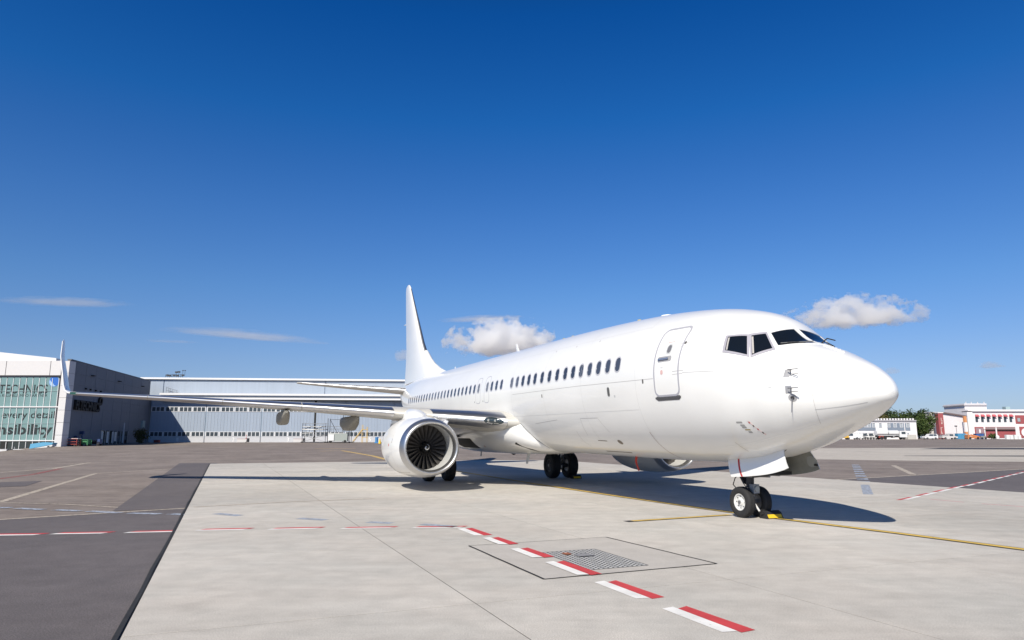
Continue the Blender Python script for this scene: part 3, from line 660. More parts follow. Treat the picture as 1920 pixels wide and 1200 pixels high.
    ll=link('landing_light',me_from(V,F,mat('light_cover',(.025,.035,.04),.08,spec=.7),smooth=True),wg)
    for dy in (-.10,.10):
        q=le(2.46+dy,.02); MB().lathe([(-.012,.001),(-.012,.04),(0,.05)],q,mat('lamp_reflector',(.40,.41,.40),.2,metal=.4),'x',16).build('lamp',ll)
    return wg
wing(1); wing(-1)

# ---- tail
fins=[]
FINS=[(29.3,5.15,8.6,.10),(30.6,5.62,7.2,.10),(32.0,6.5,5.7,.11),(33.2,7.6,4.45,.115),(35.0,9.7,3.0,.11),(36.75,11.75,1.5,.10),(37.1,12.02,1.05,.09),(37.35,12.12,.55,.08)]
S=[[(xl+x*c,t*tc*c,z) for (x,t) in [(p[0],p[1]/(1 if p[1]>0 else .85)) for p in foil()]] for xl,z,c,tc in FINS]
fin=loft('tail_fin',S,WHITE,jet)
fl=[(p[0],p[1]/(1 if p[1]>0 else .85)) for p in foil(30) if p[0]<.012]
S=[[(xl+x*c-.012,t*tc*c+math.copysign(.008,t),z) for (x,t) in fl] for xl,z,c,tc in FINS[2:6]]
loft('fin_leading_edge',S,CHROME,fin,closed=False)
S=[[(x0+ (37.1-x0)*k/6., .16*math.sin(a)*(1 if k else .2), zt+ (5.1-zt)*.0) for a in (0,)] for k in range(1) for x0,zt in ((27,5.2),)]
P=[]
for x,h,wd in ((27.6,5.26,.03),(28.4,5.42,.09),(29.4,5.66,.14),(30.5,6.02,.17),(31.4,6.42,.19),(32.4,7.0,.2)):
    P.append([(x,-wd*1.5,4.9),(x,-wd,h-.15),(x,-wd*.3,h),(x,wd*.3,h),(x,wd,h-.15),(x,wd*1.5,4.9)])
loft('dorsal_fillet',P,WHITE,fin)
MB().tube((38.1,0,9.4),(38.42,0,9.4),.03,WHITE).build('tail_antenna',fin)
for sg in (1,-1):
    S=[]
    for y,xl,z,c in ((.3,33.0,4.50,4.4),(1.0,33.6,4.56,3.9),(4,35.1,4.80,2.6),(6.9,36.55,5.04,1.35),(7.17,36.85,5.06,.95)):
        S.append([(p[0],p[1]*sg,p[2]) for p in sec(y,xl,z,c,.10)])
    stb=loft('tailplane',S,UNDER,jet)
    Q=[[(p[0],p[1]*sg,p[2]) for p in sec(y,xl,z,c,.10,f=[p for p in foil(30) if p[0]<.06],grow=.008)] for y,xl,z,c in ((.95,33.55,4.56,3.95),(4,35.1,4.80,2.6),(6.9,36.55,5.04,1.35))]
    loft('tailplane_edge',Q,CHROME,stb,closed=False)
# ---- antennas and beacons on the back and belly
def blade(name,x,z,h,c,lean,sgn=1,m=WHITE,y=0):
    P=[[(x+lean*k+xx*c*(1-.45*k),y+yy_*c*.1*(1-.5*k),z+sgn*h*k) for xx,yy_ in ((0,0),(.3,.5),(1,0),(.3,-.5))] for k in (0,.5,1)]
    return loft(name,P,m,jet,smooth=False)
blade('blade_antenna',17.5,5.25,.42,.34,.33); blade('blade_antenna',26.3,5.25,.2,.28,.1)
blade('belly_antenna',14.7,1.23,.42,.36,.30,-1,GREYP,.75)
MB().lathe([(-.02,.13),(.03,.12),(.07,.08),(.09,.01)],(16.2,0,5.27),REDP,'z',16).build('beacon',jet,True)
MB().lathe([(.03,.12),(-.05,.09),(-.09,.01)],(18.2,0,1.12),DSTEEL,'z',16).build('beacon',jet,True)
MB().tube((22.2,0,1.15),(22.25,0,.86),.03,GREYP).build('drain_mast',jet)
q=near((6.9,0,5.2),0); MB().lathe([(-.02,.22),(.03,.2),(.05,.1),(.055,.01)],q,WHITE,'z',16).build('dome_antenna',jet,True)
for x in (8.0,12.2,12.9): 
    q=near((x,.25,5.25),0); MB().box(q.x-.05,q.x+.05,q.y-.03,q.y+.03,q.z-.01,q.z+.035,mat('stud_ochre',(.5,.42,.2),.5)).build('roof_stud',jet)

# ---- engines
def engine(sg):
    cy_=4.88; c=(0,cy_*sg,1.45)
    SYO,SU,SD=1.035,.97,.95
    mb=MB(); mb.lathe([(13.80,.995),(14.1,1.04),(14.6,1.085),(15.2,1.105),(15.8,1.095),(16.3,1.05),(16.8,.97),(17.2,.86),(17.2,.80),(16.6,.82)],c,WHITE,'x',64,SYO,SU,SD)
    eg=mb.build('engine_nacelle',jet,True,35)
    MB().lathe([(13.81,.998),(13.68,.968),(13.58,.935),(13.52,.90),(13.50,.868),(13.51,.845),(13.55,.82),(13.62,.798),(13.74,.782)],c,LIPM,'x',64,SYO,SU,SD).build('inlet_lip',eg,True,60)
    MB().lathe([(13.735,.783),(13.9,.772),(14.2,.768),(14.62,.775)],c,DUCT,'x',64,1.015,.985,.975).build('inlet_duct',eg,True)
    MB().lathe([(14.56,.79),(14.565,.01)],c,BLACK,'x',48).build('fan_case',eg)
    # 24 wide, twisted fan blades
    V=[];ns,nc=7,5
    for i in range(ns):
        f_=i/(ns-1); r_=.20+f_*.555; ch=.135+.085*f_; ang=R(28+34*f_)
        for j in range(nc):
            u_=(j/(nc-1)-.5)*ch; cam_=.018*(1-(2*j/(nc-1)-1)**2)
            xx=14.42+u_*math.cos(ang)-cam_*math.sin(ang)*.5; tt=u_*math.sin(ang)+cam_*math.cos(ang)
            V.append((xx,tt*sg,r_))
    Fq=[(i*nc+j,i*nc+j+1,(i+1)*nc+j+1,(i+1)*nc+j) for i in range(ns-1) for j in range(nc-1)]
    bme=me_from(V,Fq,BLADE,smooth=True)
    for k in range(24):
        link('fan_blade',bme,eg,(0,c[1],c[2]),(2*PI*k/24,0,0))
    sp=MB().lathe([(14.08,.005),(14.10,.04),(14.17,.09),(14.28,.15),(14.40,.20),(14.5,.215)],c,SPIN,'x',32).build('spinner',eg,True)
    V=[];F=[];nn=26
    for k in range(nn+1):
        f_=k/nn; a=R(20+330*f_); r0=.035+.075*f_; wd=.038*(.35+.65*math.sin(PI*min(1,f_*1.05))) 
        for rr in (max(.006,r0-wd/2),r0+wd/2):
            xx=float(np.interp(rr,[.005,.04,.09,.15,.2],[14.08,14.10,14.17,14.28,14.40]))-.006
            V.append((xx,c[1]+math.sin(a)*rr*sg,c[2]+math.cos(a)*rr))
    F=[(2*k,2*k+1,2*k+3,2*k+2) for k in range(nn)]
    link('spiral_mark',me_from(V,F,mat('mark_white',(.75,.75,.75),.5)),eg)
    MB().lathe([(16.9,.62),(17.4,.56),(18.0,.44),(18.02,.38),(17.6,.36)],c,mat('exhaust_metal',(.22,.20,.18),.4,metal=.8),'x',40).build('exhaust_nozzle',eg,True)
    MB().lathe([(17.5,.3),(18.2,.2),(18.7,.04)],c,MATS['exhaust_metal'],'x',30).build('exhaust_cone',eg,True)
    # pylon: a blister rising from the cowl and running back to the wing
    P=[]
    for x,wd,zt,zb in ((14.7,.06,2.47,2.2),(14.95,.26,2.58,2.2),(15.3,.36,2.70,2.2),(15.8,.38,2.78,2.2),(16.4,.30,2.82,2.2),(17.2,.24,2.80,2.1),(18.5,.2,2.6,1.9),(19.6,.08,2.45,2.0)):
        P.append([(x,c[1]-wd*1.15,zb),(x,c[1]-wd,zt-.25),(x,c[1]-wd*.75,zt-.08),(x,c[1]-wd*.3,zt),(x,c[1]+wd*.3,zt),(x,c[1]+wd*.75,zt-.08),(x,c[1]+wd,zt-.25),(x,c[1]+wd*1.15,zb)])
    loft('engine_pylon',P,WHITE,eg)
    # chine on the inboard shoulder
    a0=R(-48); d=Vector((0,math.sin(a0)*sg,math.cos(a0))); base=Vector((0,c[1],c[2]))
    mb=MB(); n_=Vector((0,d.z,-d.y))*.012; p=[base+d*1.03+Vector((14.5,0,0)),base+d*1.05+Vector((15.7,0,0)),base+d*1.42+Vector((15.6,0,0)),base+d*1.36+Vector((15.0,0,0))]
    mb.add([q+n_ for q in p]+[q-n_ for q in p],[(0,1,2,3),(7,6,5,4)]+[(k,4+k,4+(k+1)%4,(k+1)%4) for k in range(4)],mat('chine_grey',(.62,.63,.66),.4)); mb.build('nacelle_chine',eg)
    # small marks and cowl joints
    def cow(x,a,off=.003):
        r_=float(np.interp(x,[13.8,14.1,14.6,15.2,15.8,16.3],[.995,1.04,1.085,1.105,1.095,1.05]))+off
        y=math.sin(a)*r_*SYO; z=math.cos(a)*r_; z*= SU if z>0 else SD; return (x,c[1]+y*sg,c[2]+z)
    for x in (14.62,):
        A=np.linspace(R(15),R(165),40); V=[cow(x+d_,a) for a in A for d_ in (-.004,.004)]; link('cowl_joint',me_from(V,[(2*k,2*k+1,2*k+3,2*k+2) for k in range(39)],LINE),eg)
    V=[cow(x,a) for x in np.linspace(14.0,16.2,14) for a in (R(146),R(146.7))]; link('cowl_joint',me_from(V,[(2*k,2*k+1,2*k+3,2*k+2) for k in range(13)],mat('cowl_grime',(.30,.24,.19),.7)),eg)
    for x,a,wd,hh,m in ((14.95,R(86),.035,.04,REDP),(14.6,R(78),.012,.07,DLINE),(15.1,R(108),.03,.02,LINE)):
        link('cowl_mark',me_from([cow(x-wd,a-hh),cow(x+wd,a-hh),cow(x+wd,a+hh),cow(x-wd,a+hh)],[(0,1,2,3)],m),eg)
    return eg
engine(1); engine(-1)

# ---- landing gear
def wheel(name,x,y,r,wd,rim_m,face,parent,rr=.56):
    """rim mesh with a tyre under it; face=+1 shows its dish towards starboard"""
    c=(x,y,lg(x)+r); h=wd/2; q=r*rr
    mb=MB(); f=face
    mb.lathe([(-h*.8*f,q),(h*.62*f,q),(h*.80*f,q*.97),(h*.78*f,q*.88),(h*.5*f,q*.80),(h*.42*f,q*.55),(h*.55*f,q*.42),(h*.72*f,q*.34),(h*.74*f,.001)],c,rim_m,'y',32)
    mb.lathe([(-h*.6*f,q*.98),(-h*.5*f,q*.5),(-h*.7*f,.001)],c,STEEL,'y',24)
    for k in range(8):
        a=2*PI*k/8; mb.tube((c[0]+math.cos(a)*q*.68,c[1]+h*.40*f,c[2]+math.sin(a)*q*.68),(c[0]+math.cos(a)*q*.68,c[1]+h*.49*f,c[2]+math.sin(a)*q*.68),q*.085,DSTEEL,n=8)
    mb.tube((c[0],c[1]+h*.7*f,c[2]),(c[0],c[1]+h*.92*f,c[2]),q*.2,STEEL,n=12)
    o=mb.build(name,parent,True,35)
    prof=[(-h*.80,q*.98),(-h*.96,q*1.12),(-h,q*1.35),(-h*.95,r*.90),(-h*.80,r*.965),(-h*.55,r*.99)]
    tr=prof[:]
    for g in (-.36,0,.36): tr+=[((g-.05)*h*1.1,r),((g-.04)*h*1.1,r*.982),((g+.04)*h*1.1,r*.982),((g+.05)*h*1.1,r)]
    tr+=[(-a,b) for a,b in reversed(prof)]
    MB().lathe(tr,c,RUB,'y',48).build('tyre',o,True,30)
    return o
NX=3.95; ng=lg(NX)
wheel('nose_wheel',NX,.235,.345,.215,RIMW,1,jet); wheel('nose_wheel',NX,-.235,.345,.215,RIMW,-1,jet)
mb=MB(); zc=ng+.345
mb.tube((NX,-.2,zc),(NX,.2,zc),.05,STEEL); mb.tube((NX,0,zc-.02),(NX-.02,0,zc+.42),.058,mat('oleo_chrome',(.6,.6,.6),.2,metal=.9)); mb.tube((NX-.01,0,zc+.33),(NX-.05,0,1.36),.088,DSTEEL); mb.tube((NX-.02,0,zc+.55),(NX-.02,0,zc+.64),.12,STEEL)
strut=mb.build('nose_gear_strut',jet,True,35)
mb=MB(); mb.tube((NX+.10,0,zc+.40),(NX+.46,0,1.30),.04,DSTEEL); mb.tube((NX+.10,.07,zc+.40),(NX+.42,.12,1.30),.028,DSTEEL); mb.tube((NX+.10,-.07,zc+.40),(NX+.42,-.12,1.30),.028,DSTEEL); mb.build('drag_brace',strut)
mb=MB(); mb.tube((NX+.06,0,zc+.36),(NX+.26,0,zc+.20),.025,STEEL); mb.tube((NX+.26,0,zc+.20),(NX+.05,0,zc+.03),.025,STEEL); mb.build('torque_link',strut)
mb=MB(); 
for sg in (1,-1): 
    pts=[(NX+.15,.10*sg,zc+.62),(NX+.32,.14*sg,zc+.52),(NX+.38,.16*sg,zc+.36),(NX+.2,.14*sg,zc+.22),(NX+.05,.1*sg,zc+.1)]
    for a,b in zip(pts,pts[1:]): mb.tube(a,b,.011,BLACK,n=6)
mb.build('hydraulic_hose',strut)
mb=MB(); mb.box(NX-.22,NX-.09,-.085,.085,zc+.20,zc+.40,mat('light_box',(.30,.31,.32),.5)); mb.tube((NX-.25,0,zc+.30),(NX-.21,0,zc+.30),.065,mat('lamp_glass',(.35,.38,.38),.1)); mb.tube((NX-.1,0,zc+.17),(NX-.1,0,zc+.02),.035,STEEL); mb.build('taxi_light',strut,True,30)
mb=MB(); mb.tube((NX-.12,0,zc-.02),(NX-.28,0,zc-.19),.022,mat('tow_fitting',(.6,.6,.6),.4)); mb.tube((NX-.07,.06,zc+.05),(NX-.14,.06,zc+.05),.03,MATS['tow_fitting']); mb.build('tow_fitting',strut)
mb=MB(); mb.box(3.0,4.15,-.36,.36,1.05,1.12,BLACK); mb.tube((3.1,.18,1.02),(3.85,.2,1.0),.03,STEEL); mb.tube((3.0,.30,1.06),(3.45,.33,1.0),.035,DSTEEL); mb.tube((3.2,-.2,1.03),(3.8,-.2,1.02),.025,STEEL); mb.build('actuator',strut)
disc('gear_bay',[(4.12,-.42),(4.12,.42),(2.30,.42),(2.30,-.42)],BLACK,jet,.004,fn=belly,rings=(1,.7,.35))
def gear_door(sg):
    """curved, slightly splayed nose gear door"""
    top=[(x,belly(x,.44*sg,-.01)) for x in np.linspace(2.34 if sg>0 else 2.52,4.10,14)]
    V=[];n=len(top);rows=6;h=.385
    for o_ in (0,1):
        for r_ in range(rows+1):
            f_=r_/rows
            for i,(x,p) in enumerate(top):
                e=min(1,min(i,n-1-i)/1.2); hh=h*(1 if i not in (0,) else .97)
                slant=-.16*f_ if i<3 else 0
                V.append((x+slant*(3-i)/3*sg*0 - .17*f_,p.y+sg*(.02+.075*math.sin(f_*1.9)-o_*.022),p.z-f_*hh))
    q=(rows+1)*n; F=[]
    for o_ in (0,1): F+=[(o_*q+r_*n+i,o_*q+r_*n+i+1,o_*q+(r_+1)*n+i+1,o_*q+(r_+1)*n+i) for r_ in range(rows) for i in range(n-1)]
    nf=len(F)
    for r_ in range(rows): F+=[(r_*n,(r_+1)*n,q+(r_+1)*n,q+r_*n),(r_*n+n-1,(r_+1)*n+n-1,q+(r_+1)*n+n-1,q+r_*n+n-1)]
    for i in range(n-1): F+=[(i,i+1,q+i+1,q+i),(rows*n+i,rows*n+i+1,q+rows*n+i+1,q+rows*n+i)]
    I=[0]*(nf//2)+[1]*(nf//2)+[2]*(len(F)-nf)
    me=me_from(V,F,[WHITE,GREEN_PRIMER,GREYP],I); bm=bmesh.new(); bm.from_mesh(me); bmesh.ops.recalc_face_normals(bm,faces=bm.faces); bm.to_mesh(me); bm.free()
    me.polygons.foreach_set('use_smooth',[True]*len(me.polygons)); me.set_sharp_from_angle(angle=R(35))
    d=link('nose_gear_door',me,jet)
    if sg==1:      # red band painted near the rear edge
        V=[]
        for r_ in range(rows+1):
            f_=r_/rows; p=belly(3.72,.44,-.01)
            for dx in (-.028,.028): V.append((3.74+dx-.17*f_,p.y+.0235+.075*math.sin(f_*1.9),p.z-f_*h))
        link('red_band',me_from(V,[(2*k,2*k+1,2*k+3,2*k+2) for k in range(rows)],REDP),d)
    else:
        p=belly(2.6,.44,0); V=[(2.62+.16*math.cos(a)-.08,-p.y+.012-.06,p.z-.19+.12*math.sin(a)) for a in np.linspace(0,2*PI,18,endpoint=False)]
        V=[(v[0],-(p.y+.075*math.sin((p.z-v[2])/h*1.9)-.008),v[2]) for v in V]
        link('door_stiffener',me_from(V,[tuple(range(18))],mat('stiffener_grey',(.25,.26,.25),.5)),d)
        MB().box(2.38,2.46,-.50,-.47,1.26,1.30,BLACK).build('door_latch',d)
gear_door(1); gear_door(-1)
MX=19.55
for sg in (1,-1):
    wheel('main_wheel',MX,(2.86+.43)*sg,.565,.41,RIMG,sg,jet,.50); wheel('main_wheel',MX,(2.86-.43)*sg,.565,.41,RIMG,-sg,jet,.50)
    zc=lg(MX)+.565; mb=MB(); mb.tube((MX,2.35*sg,zc),(MX,3.37*sg,zc),.08,DSTEEL); mb.tube((MX,2.86*sg,zc-.1),(MX-.02,2.84*sg,zc+.6),.10,MATS['oleo_chrome']); mb.tube((MX-.02,2.84*sg,zc+.5),(MX-.08,2.75*sg,2.55),.15,STEEL)
    ms=mb.build('main_gear_strut',jet,True,35)
    mb=MB(); mb.tube((MX-.05,2.8*sg,1.75),(MX-.05,1.5*sg,1.85),.06,STEEL); mb.tube((MX-.04,2.82*sg,1.4),(MX-.9,2.75*sg,2.3),.05,DSTEEL); mb.build('side_brace',ms)
    mb=MB(); mb.tube((MX-.1,2.86*sg,zc+.45),(MX-.34,2.86*sg,zc+.22),.035,STEEL); mb.tube((MX-.34,2.86*sg,zc+.22),(MX-.08,2.86*sg,zc+.02),.035,STEEL); mb.tube((MX-.2,(2.86+.12)*sg,zc-.15),(MX-.26,(2.86+.12)*sg,zc-.17),.05,mat('brake_fitting',(.6,.6,.6),.3)); mb.build('torque_link',ms)
    p=[(MX-.35,3.12*sg,1.3),(MX+.35,3.12*sg,1.3),(MX+.4,3.05*sg,2.4),(MX-.4,3.05*sg,2.4)]
    mb=MB(); mb.add([Vector(q) for q in p]+[Vector(q)+Vector((0,.03*sg,0)) for q in p],[(0,1,2,3),(7,6,5,4)]+[(k,4+k,4+(k+1)%4,(k+1)%4) for k in range(4)],WHITE); mb.build('main_gear_door',ms)

# ---- things at the wheels
def to_world(x,y,z=0): X,Y=acw(x,y); return (X,Y,z)
def chock(x,y,label,k,L=.42):
    t=empty('wheel_chock',to_world(x,y),(0,0,PI-TH)); tag(t,label,'wheel chock','wheel chocks')
    mb=MB(); mb.prism([(-.13,.0),(.13,0),(.10,.13),(.02,.17),(-.06,.13)],-L/2,L/2,RUB,'y'); mb.build('rubber_body',t)
    mb=MB(); mb.prism([(-.1335,.02),(-.1225,.02),(-.082,.095),(-.093,.095)],-L*.42,L*.42,YELP,'y'); mb.build('yellow_stripe',t)
    mb=MB(); mb.tube((-.02,L/2,.1),(.02,L/2+.06,.12),.012,BLACK); mb.build('rope_loop',t)
    return t
chock(3.60,-.27,'black rubber chock with yellow stripe against the nose wheels','n',.46)
chock(18.88,-3.28,'chock in the shade against the outer wheel of the far main gear','m',.42)
fl=empty('warning_streamer',to_world(8.2,.32,0),(0,0,PI-TH)); tag(fl,'red ribbon hanging from the white belly ahead of the far engine','streamer')
P=[]
for k in range(9):
    f_=k/8; P.append([(-.02-.05*f_+.05*math.sin(f_*3),-.03+.02*math.sin(5*f_),1.27-.40*f_),(-.02-.05*f_+.03*math.sin(f_*3+.6),.035+.02*math.sin(5*f_),1.26-.40*f_)])
V=[(p[0],p[1],p[2]) for r_ in P for p in r_]; V+=[(a+.006,b+.006,c_) for a,b,c_ in V]; nn=len(P)*2
F=[(2*k,2*k+1,2*k+3,2*k+2) for k in range(8)]+[(nn+2*k,nn+2*k+2,nn+2*k+3,nn+2*k+1) for k in range(8)]+[(2*k,2*k+2,nn+2*k+2,nn+2*k) for k in range(8)]+[(2*k+1,nn+2*k+1,nn+2*k+3,2*k+3) for k in range(8)]
link('ribbon',me_from(V,F,mat('streamer_red',(.55,.06,.04),.7)),fl)
MB().tube((-.02,0,1.24),(-.02,0,1.30),.012,STEEL).build('pin',fl)

# ================================================================== buildings on the left
HG=mat('hangar_white_panel',(.60,.585,.58),.5,var=.03); HGJ=mat('hangar_joint',(.20,.19,.19),.7); HGD=mat('grey_cladding',(.165,.18,.21),.7,spec=.2,var=.05,vscale=1.5)
TEAL=mat('printed_teal_glass',(.165,.27,.27),.10,spec=.6,var=.10,vscale=.5); MUL=mat('white_mullion',(.70,.70,.70),.45); DKG=mat('dark_glazing',(.03,.04,.042),.08,spec=.7)
INK=mat('sign_ink',(.012,.02,.022),.7); ROOF=mat('roof_white',(.66,.66,.67),.5)
Yf=100.; cx_=-63.95; base=.35; topz=12.72
mh=empty('modern_hangar',(0,0,0)); tag(mh,'tall modern hangar with teal lettered glass front and dark grey side wall','hangar')
# corner pier
mb=MB(); 
for z0,z1 in zip(np.linspace(base,topz,8)[:-1],np.linspace(base,topz,8)[1:]): mb.box(-64.95,cx_,Yf-.25,Yf+1.2,z0+.02,z1-.02,HG)
mb.box(-64.9,cx_-.05,Yf-.2,Yf+1.1,base-.6,topz,HGJ); mb.build('corner_pier',mh)
# white fascia above the glass
xs_=[-64.98,-66.6,-73.0,-79.5,-86]
for a,b in zip(xs_,xs_[1:]): MB().box(b+.05,a-.05,Yf-.35,Yf+.2,10.62,12.72,HG).build('fascia_panel',mh)
MB().box(-86,-64.98,Yf-.30,Yf+.1,10.6,12.70,HGJ).build('fascia_backing',mh)
RP=[(-86,12.74),(-66.0,12.74),(-66.0,13.12),(-74.4,14.0),(-86,15.2)]; mb=MB()
mb.add([(x,Yf-.2,z) for x,z in RP]+[(x-7.5,Yf+30,z) for x,z in RP],[tuple(range(5)),tuple(reversed(range(5,10)))]+[(k,5+k,5+(k+1)%5,(k+1)%5) for k in range(5)],ROOF); mb.build('roof',mh)
MB().box(-86,-64.98,Yf-.1,Yf,10.38,10.6,HGJ).build('fascia_soffit',mh)
# glass panes between white mullions
mx=[-65.35-.935*k for k in range(0,21)]; rows=[(1.42,3.75),(3.78,6.02),(6.2,8.35),(8.38,10.38)]
pane=None
for a,b in zip(mx,mx[1:]):
    for z0,z1 in rows:
        p=MB().box(b+.045,a-.045,Yf-.02,Yf+.03,z0,z1,TEAL).build('glass_pane',mh)
    MB().box(b+.045,a-.045,Yf-.02,Yf+.03,-.4,1.28,DKG).build('lower_pane',mh)
for x in mx: MB().box(x-.032,x+.032,Yf-.09,Yf+.05,-.5,10.2,MUL).build('mullion',mh)
for z,h_ in ((1.35,.07),(6.11,.07)): MB().box(mx[-1],-64.98,Yf-.19,Yf-.03,z-h_,z+h_,MUL).build('transom',mh)
for z in (3.765,8.365): MB().box(mx[-1],-65.3,Yf-.10,Yf-.03,z-.02,z+.02,mat('thin_transom',(.35,.45,.45),.4)).build('transom',mh)
MB().box(-72.6+.0,-71.7,Yf-.06,Yf-.021,-.2,1.2,BLACK).build('entrance_door',mh)
# lettering on the glass
def px2(u,v): return atY(u,v,Yf-.03)
xr=px2(90,725)[0]; put_text('lettering','TECHNICS',INK,mh,xr,px2(90,737.5)[1],Yf-.035,px2(90,725)[0]-px2(-1,725)[0],px2(0,722)[1]-px2(0,738)[1],.004,full='FL TECHNICS',bold=.012)
put_text('lettering','RELIABLE MRO PARTNER',INK,mh,px2(89,741)[0],px2(89,744)[1],Yf-.03,px2(89,741)[0]-px2(4,741)[0],px2(0,739)[1]-px2(0,744)[1],.004,full='YOUR & RELIABLE MRO PARTNER')
put_text('lettering','every detail',INK,mh,px2(103,778)[0],px2(103,784)[1],Yf-.03,px2(103,778)[0]-px2(4,778)[0],px2(0,771)[1]-px2(0,784)[1],.004,full='Focus on every detail',bold=.012)
put_text('lettering','nsibility',INK,mh,px2(99,800)[0],px2(99,814)[1],Yf-.03,px2(99,800)[0]-px2(0,800)[0],px2(0,795)[1]-px2(0,813)[1],.004,full='responsibility',bold=.03)
gx,gzz=px2(101.5,715.5); mb=MB(); rr_=.74; 
mb.add([(gx+rr_*math.cos(a),Yf-.034,gzz+rr_*math.sin(a)) for a in np.linspace(0,2*PI,36,endpoint=False)],[tuple(range(36))],mat('globe_blue',(.03,.13,.46),.4)); glb=mb.build('globe_emblem',mh)
V=[]
for t in np.linspace(0,1,14):
    a_=R(150+150*t); ro=.70; ri=.70-.42*math.sin(PI*t)
    V+=[(gx+ro*math.cos(a_)*.99,Yf-.04,gzz+ro*math.sin(a_)*.99),(gx+ri*math.cos(a_)+.05*math.sin(PI*t),Yf-.04,gzz+ri*math.sin(a_))]
link('globe_swirl',me_from(V,[(2*k,2*k+1,2*k+3,2*k+2) for k in range(13)],mat('globe_pale',(.30,.45,.62),.4)),glb)
# grey side wall running back: separate cladding panels
wa=np.array([cx_,Yf-.0]); wb=np.array([-72.6,139.3]); wl_=np.linalg.norm(wb-wa); wd_=(wb-wa)/wl_; wn=np.array([wd_[1],-wd_[0]])
if wn[0]<0: wn=-wn
side_root=empty('x'); bpy.data.objects.remove(side_root)
ang=math.atan2(wd_[1],wd_[0])
def wallbox(name,s0,s1,z0,z1,d0,d1,m,parent=mh):
    q=lambda s,d:(wa[0]+wd_[0]*s+wn[0]*d,wa[1]+wd_[1]*s+wn[1]*d)
    V=[(*q(s,d),z) for s in (s0,s1) for d in (d0,d1) for z in (z0,z1)]
    mb=MB(); mb.add(V,[(0,1,3,2),(4,6,7,5),(0,4,5,1),(2,3,7,6),(0,2,6,4),(1,5,7,3)],m); return mb.build(name,parent)
wallbox('side_wall',0.02,wl_,-.2,topz+.12,-.4,-.06,HGJ)
sc=[.05,2.3,6.2,10.4,14.9,19.4,24.0,28.8,34.2,wl_]; zr=[.3,2.9,4.6,6.2,7.8,9.5,11.1,topz+.15]
for s0,s1 in zip(sc,sc[1:]):
    for z0,z1 in zip(zr,zr[1:]):
        if z0<2.5 and 14<s0<25: continue
        wallbox('cladding_panel',s0+.035,s1-.035,z0+.012,z1-.012,-.07,random.uniform(-.004,.012),HGD)
wallbox('parapet_cap',0,wl_,topz+.16,topz+.30,-.5,.05,HGD)
wallbox('entrance_recess',14.9,28.8,.3,2.9,-.065,-.03,DKG)
for k in range(8): wallbox('entrance_mullion',15.0+1.95*k,15.13+1.95*k,.4,2.9,-.03,.05,mat('alu_frame',(.35,.35,.36),.5))
for k in range(6): wallbox('lit_pane',15.2+1.3*k,16.2+1.3*k,.9+.25*(k%2),2.75,-.03,-.01,mat('pale_blind',(.62,.62,.60),.7) if k not in (1,3) else DKG)
for s_,z in ((8.5,11.3),(21.0,11.4),(34.5,11.5)): 
    wallbox('wall_lamp',s_-.35,s_+.35,z-.06,z+.06,.015,.5,BLACK)
for s_ in (6.4,8.3,10.6,12.8): wallbox('wall_bracket',s_-.15,s_+.15,9.0,9.25,.015,.25,BLACK)
wallbox('junction_box',36.0,37.6,3.6,5.0,.02,.35,mat('box_teal',(.30,.38,.38),.5))
# black raised sign
me_,co=text_mesh('FLTECHNICS',BLACK,.22,offset=.03); x=co[:,0]; x=(x-x.min())/np.ptp(x)
_,ch=text_mesh('H',BLACK); Hh=np.ptp(ch[:,1]); s_=2.58+x*(12.4-2.58); z_=5.87+co[:,1]/Hh*1.35; d_=.18+co[:,2]
me_.vertices.foreach_set('co',np.c_[wa[0]+wd_[0]*s_+wn[0]*d_,wa[1]+wd_[1]*s_+wn[1]*d_,z_].ravel()); me_.update(); link('raised_lettering',me_,mh)
V=[]; n=24
for r_ in (.62,.36):
    for d in (.03,.3):
        V+=[(wa[0]+wd_[0]*(12.9+1.25*r_*math.cos(a))+wn[0]*d,wa[1]+wd_[1]*(12.9+1.25*r_*math.cos(a))+wn[1]*d,7.55+r_*1.1*math.sin(a)) for a in np.linspace(0,2*PI,n,endpoint=False)]
F=[]
for a,b in ((0,1),(1,3),(3,2),(2,0)): F+=[(a*n+k,a*n+(k+1)%n,b*n+(k+1)%n,b*n+k) for k in range(n)]
link('raised_ring',me_from(V,F,BLACK),mh)
MB().prism([(-86,-.6),(cx_-.1,-.6),(cx_-.1,topz-.1),(-86,topz-.1)],Yf+.12,Yf+1.0,HGJ,'y').build('inner_wall',mh)
MB().prism([(-86,Yf+.8),(cx_-.3,Yf+.8),(wb[0]-.45,wb[1]),(-90,wb[1])],topz-.15,topz-.02,ROOF,'z').build('flat_roof',mh)
MB().box(-90,wb[0]-.1,wb[1]-.4,wb[1],-.2,topz,HGD).build('rear_wall',mh)

# old long hangar across the back
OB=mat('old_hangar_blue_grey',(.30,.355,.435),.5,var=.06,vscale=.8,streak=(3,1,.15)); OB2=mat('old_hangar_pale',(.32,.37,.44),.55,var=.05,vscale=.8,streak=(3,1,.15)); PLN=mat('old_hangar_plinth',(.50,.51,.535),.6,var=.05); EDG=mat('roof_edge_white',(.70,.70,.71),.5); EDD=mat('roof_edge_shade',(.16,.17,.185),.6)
oh=empty('old_hangar',(0,0,0)); tag(oh,'long low blue grey hangar with sliding doors and two window bands','hangar')
YH=140.; gb=.80
X0,X1=-76.,-9.
def tilt(x): return YH+ (x+72)*.11          # the front drifts away to the right
def obox(name,x0,x1,d0,d1,z0,z1,m,parent=oh):
    V=[(x,tilt(x)+d,z) for x in (x0,x1) for d in (d0,d1) for z in (z0,z1)]
    return MB().add(V,[(0,1,3,2),(4,6,7,5),(0,4,5,1),(2,3,7,6),(0,2,6,4),(1,5,7,3)],m).build(name,parent)
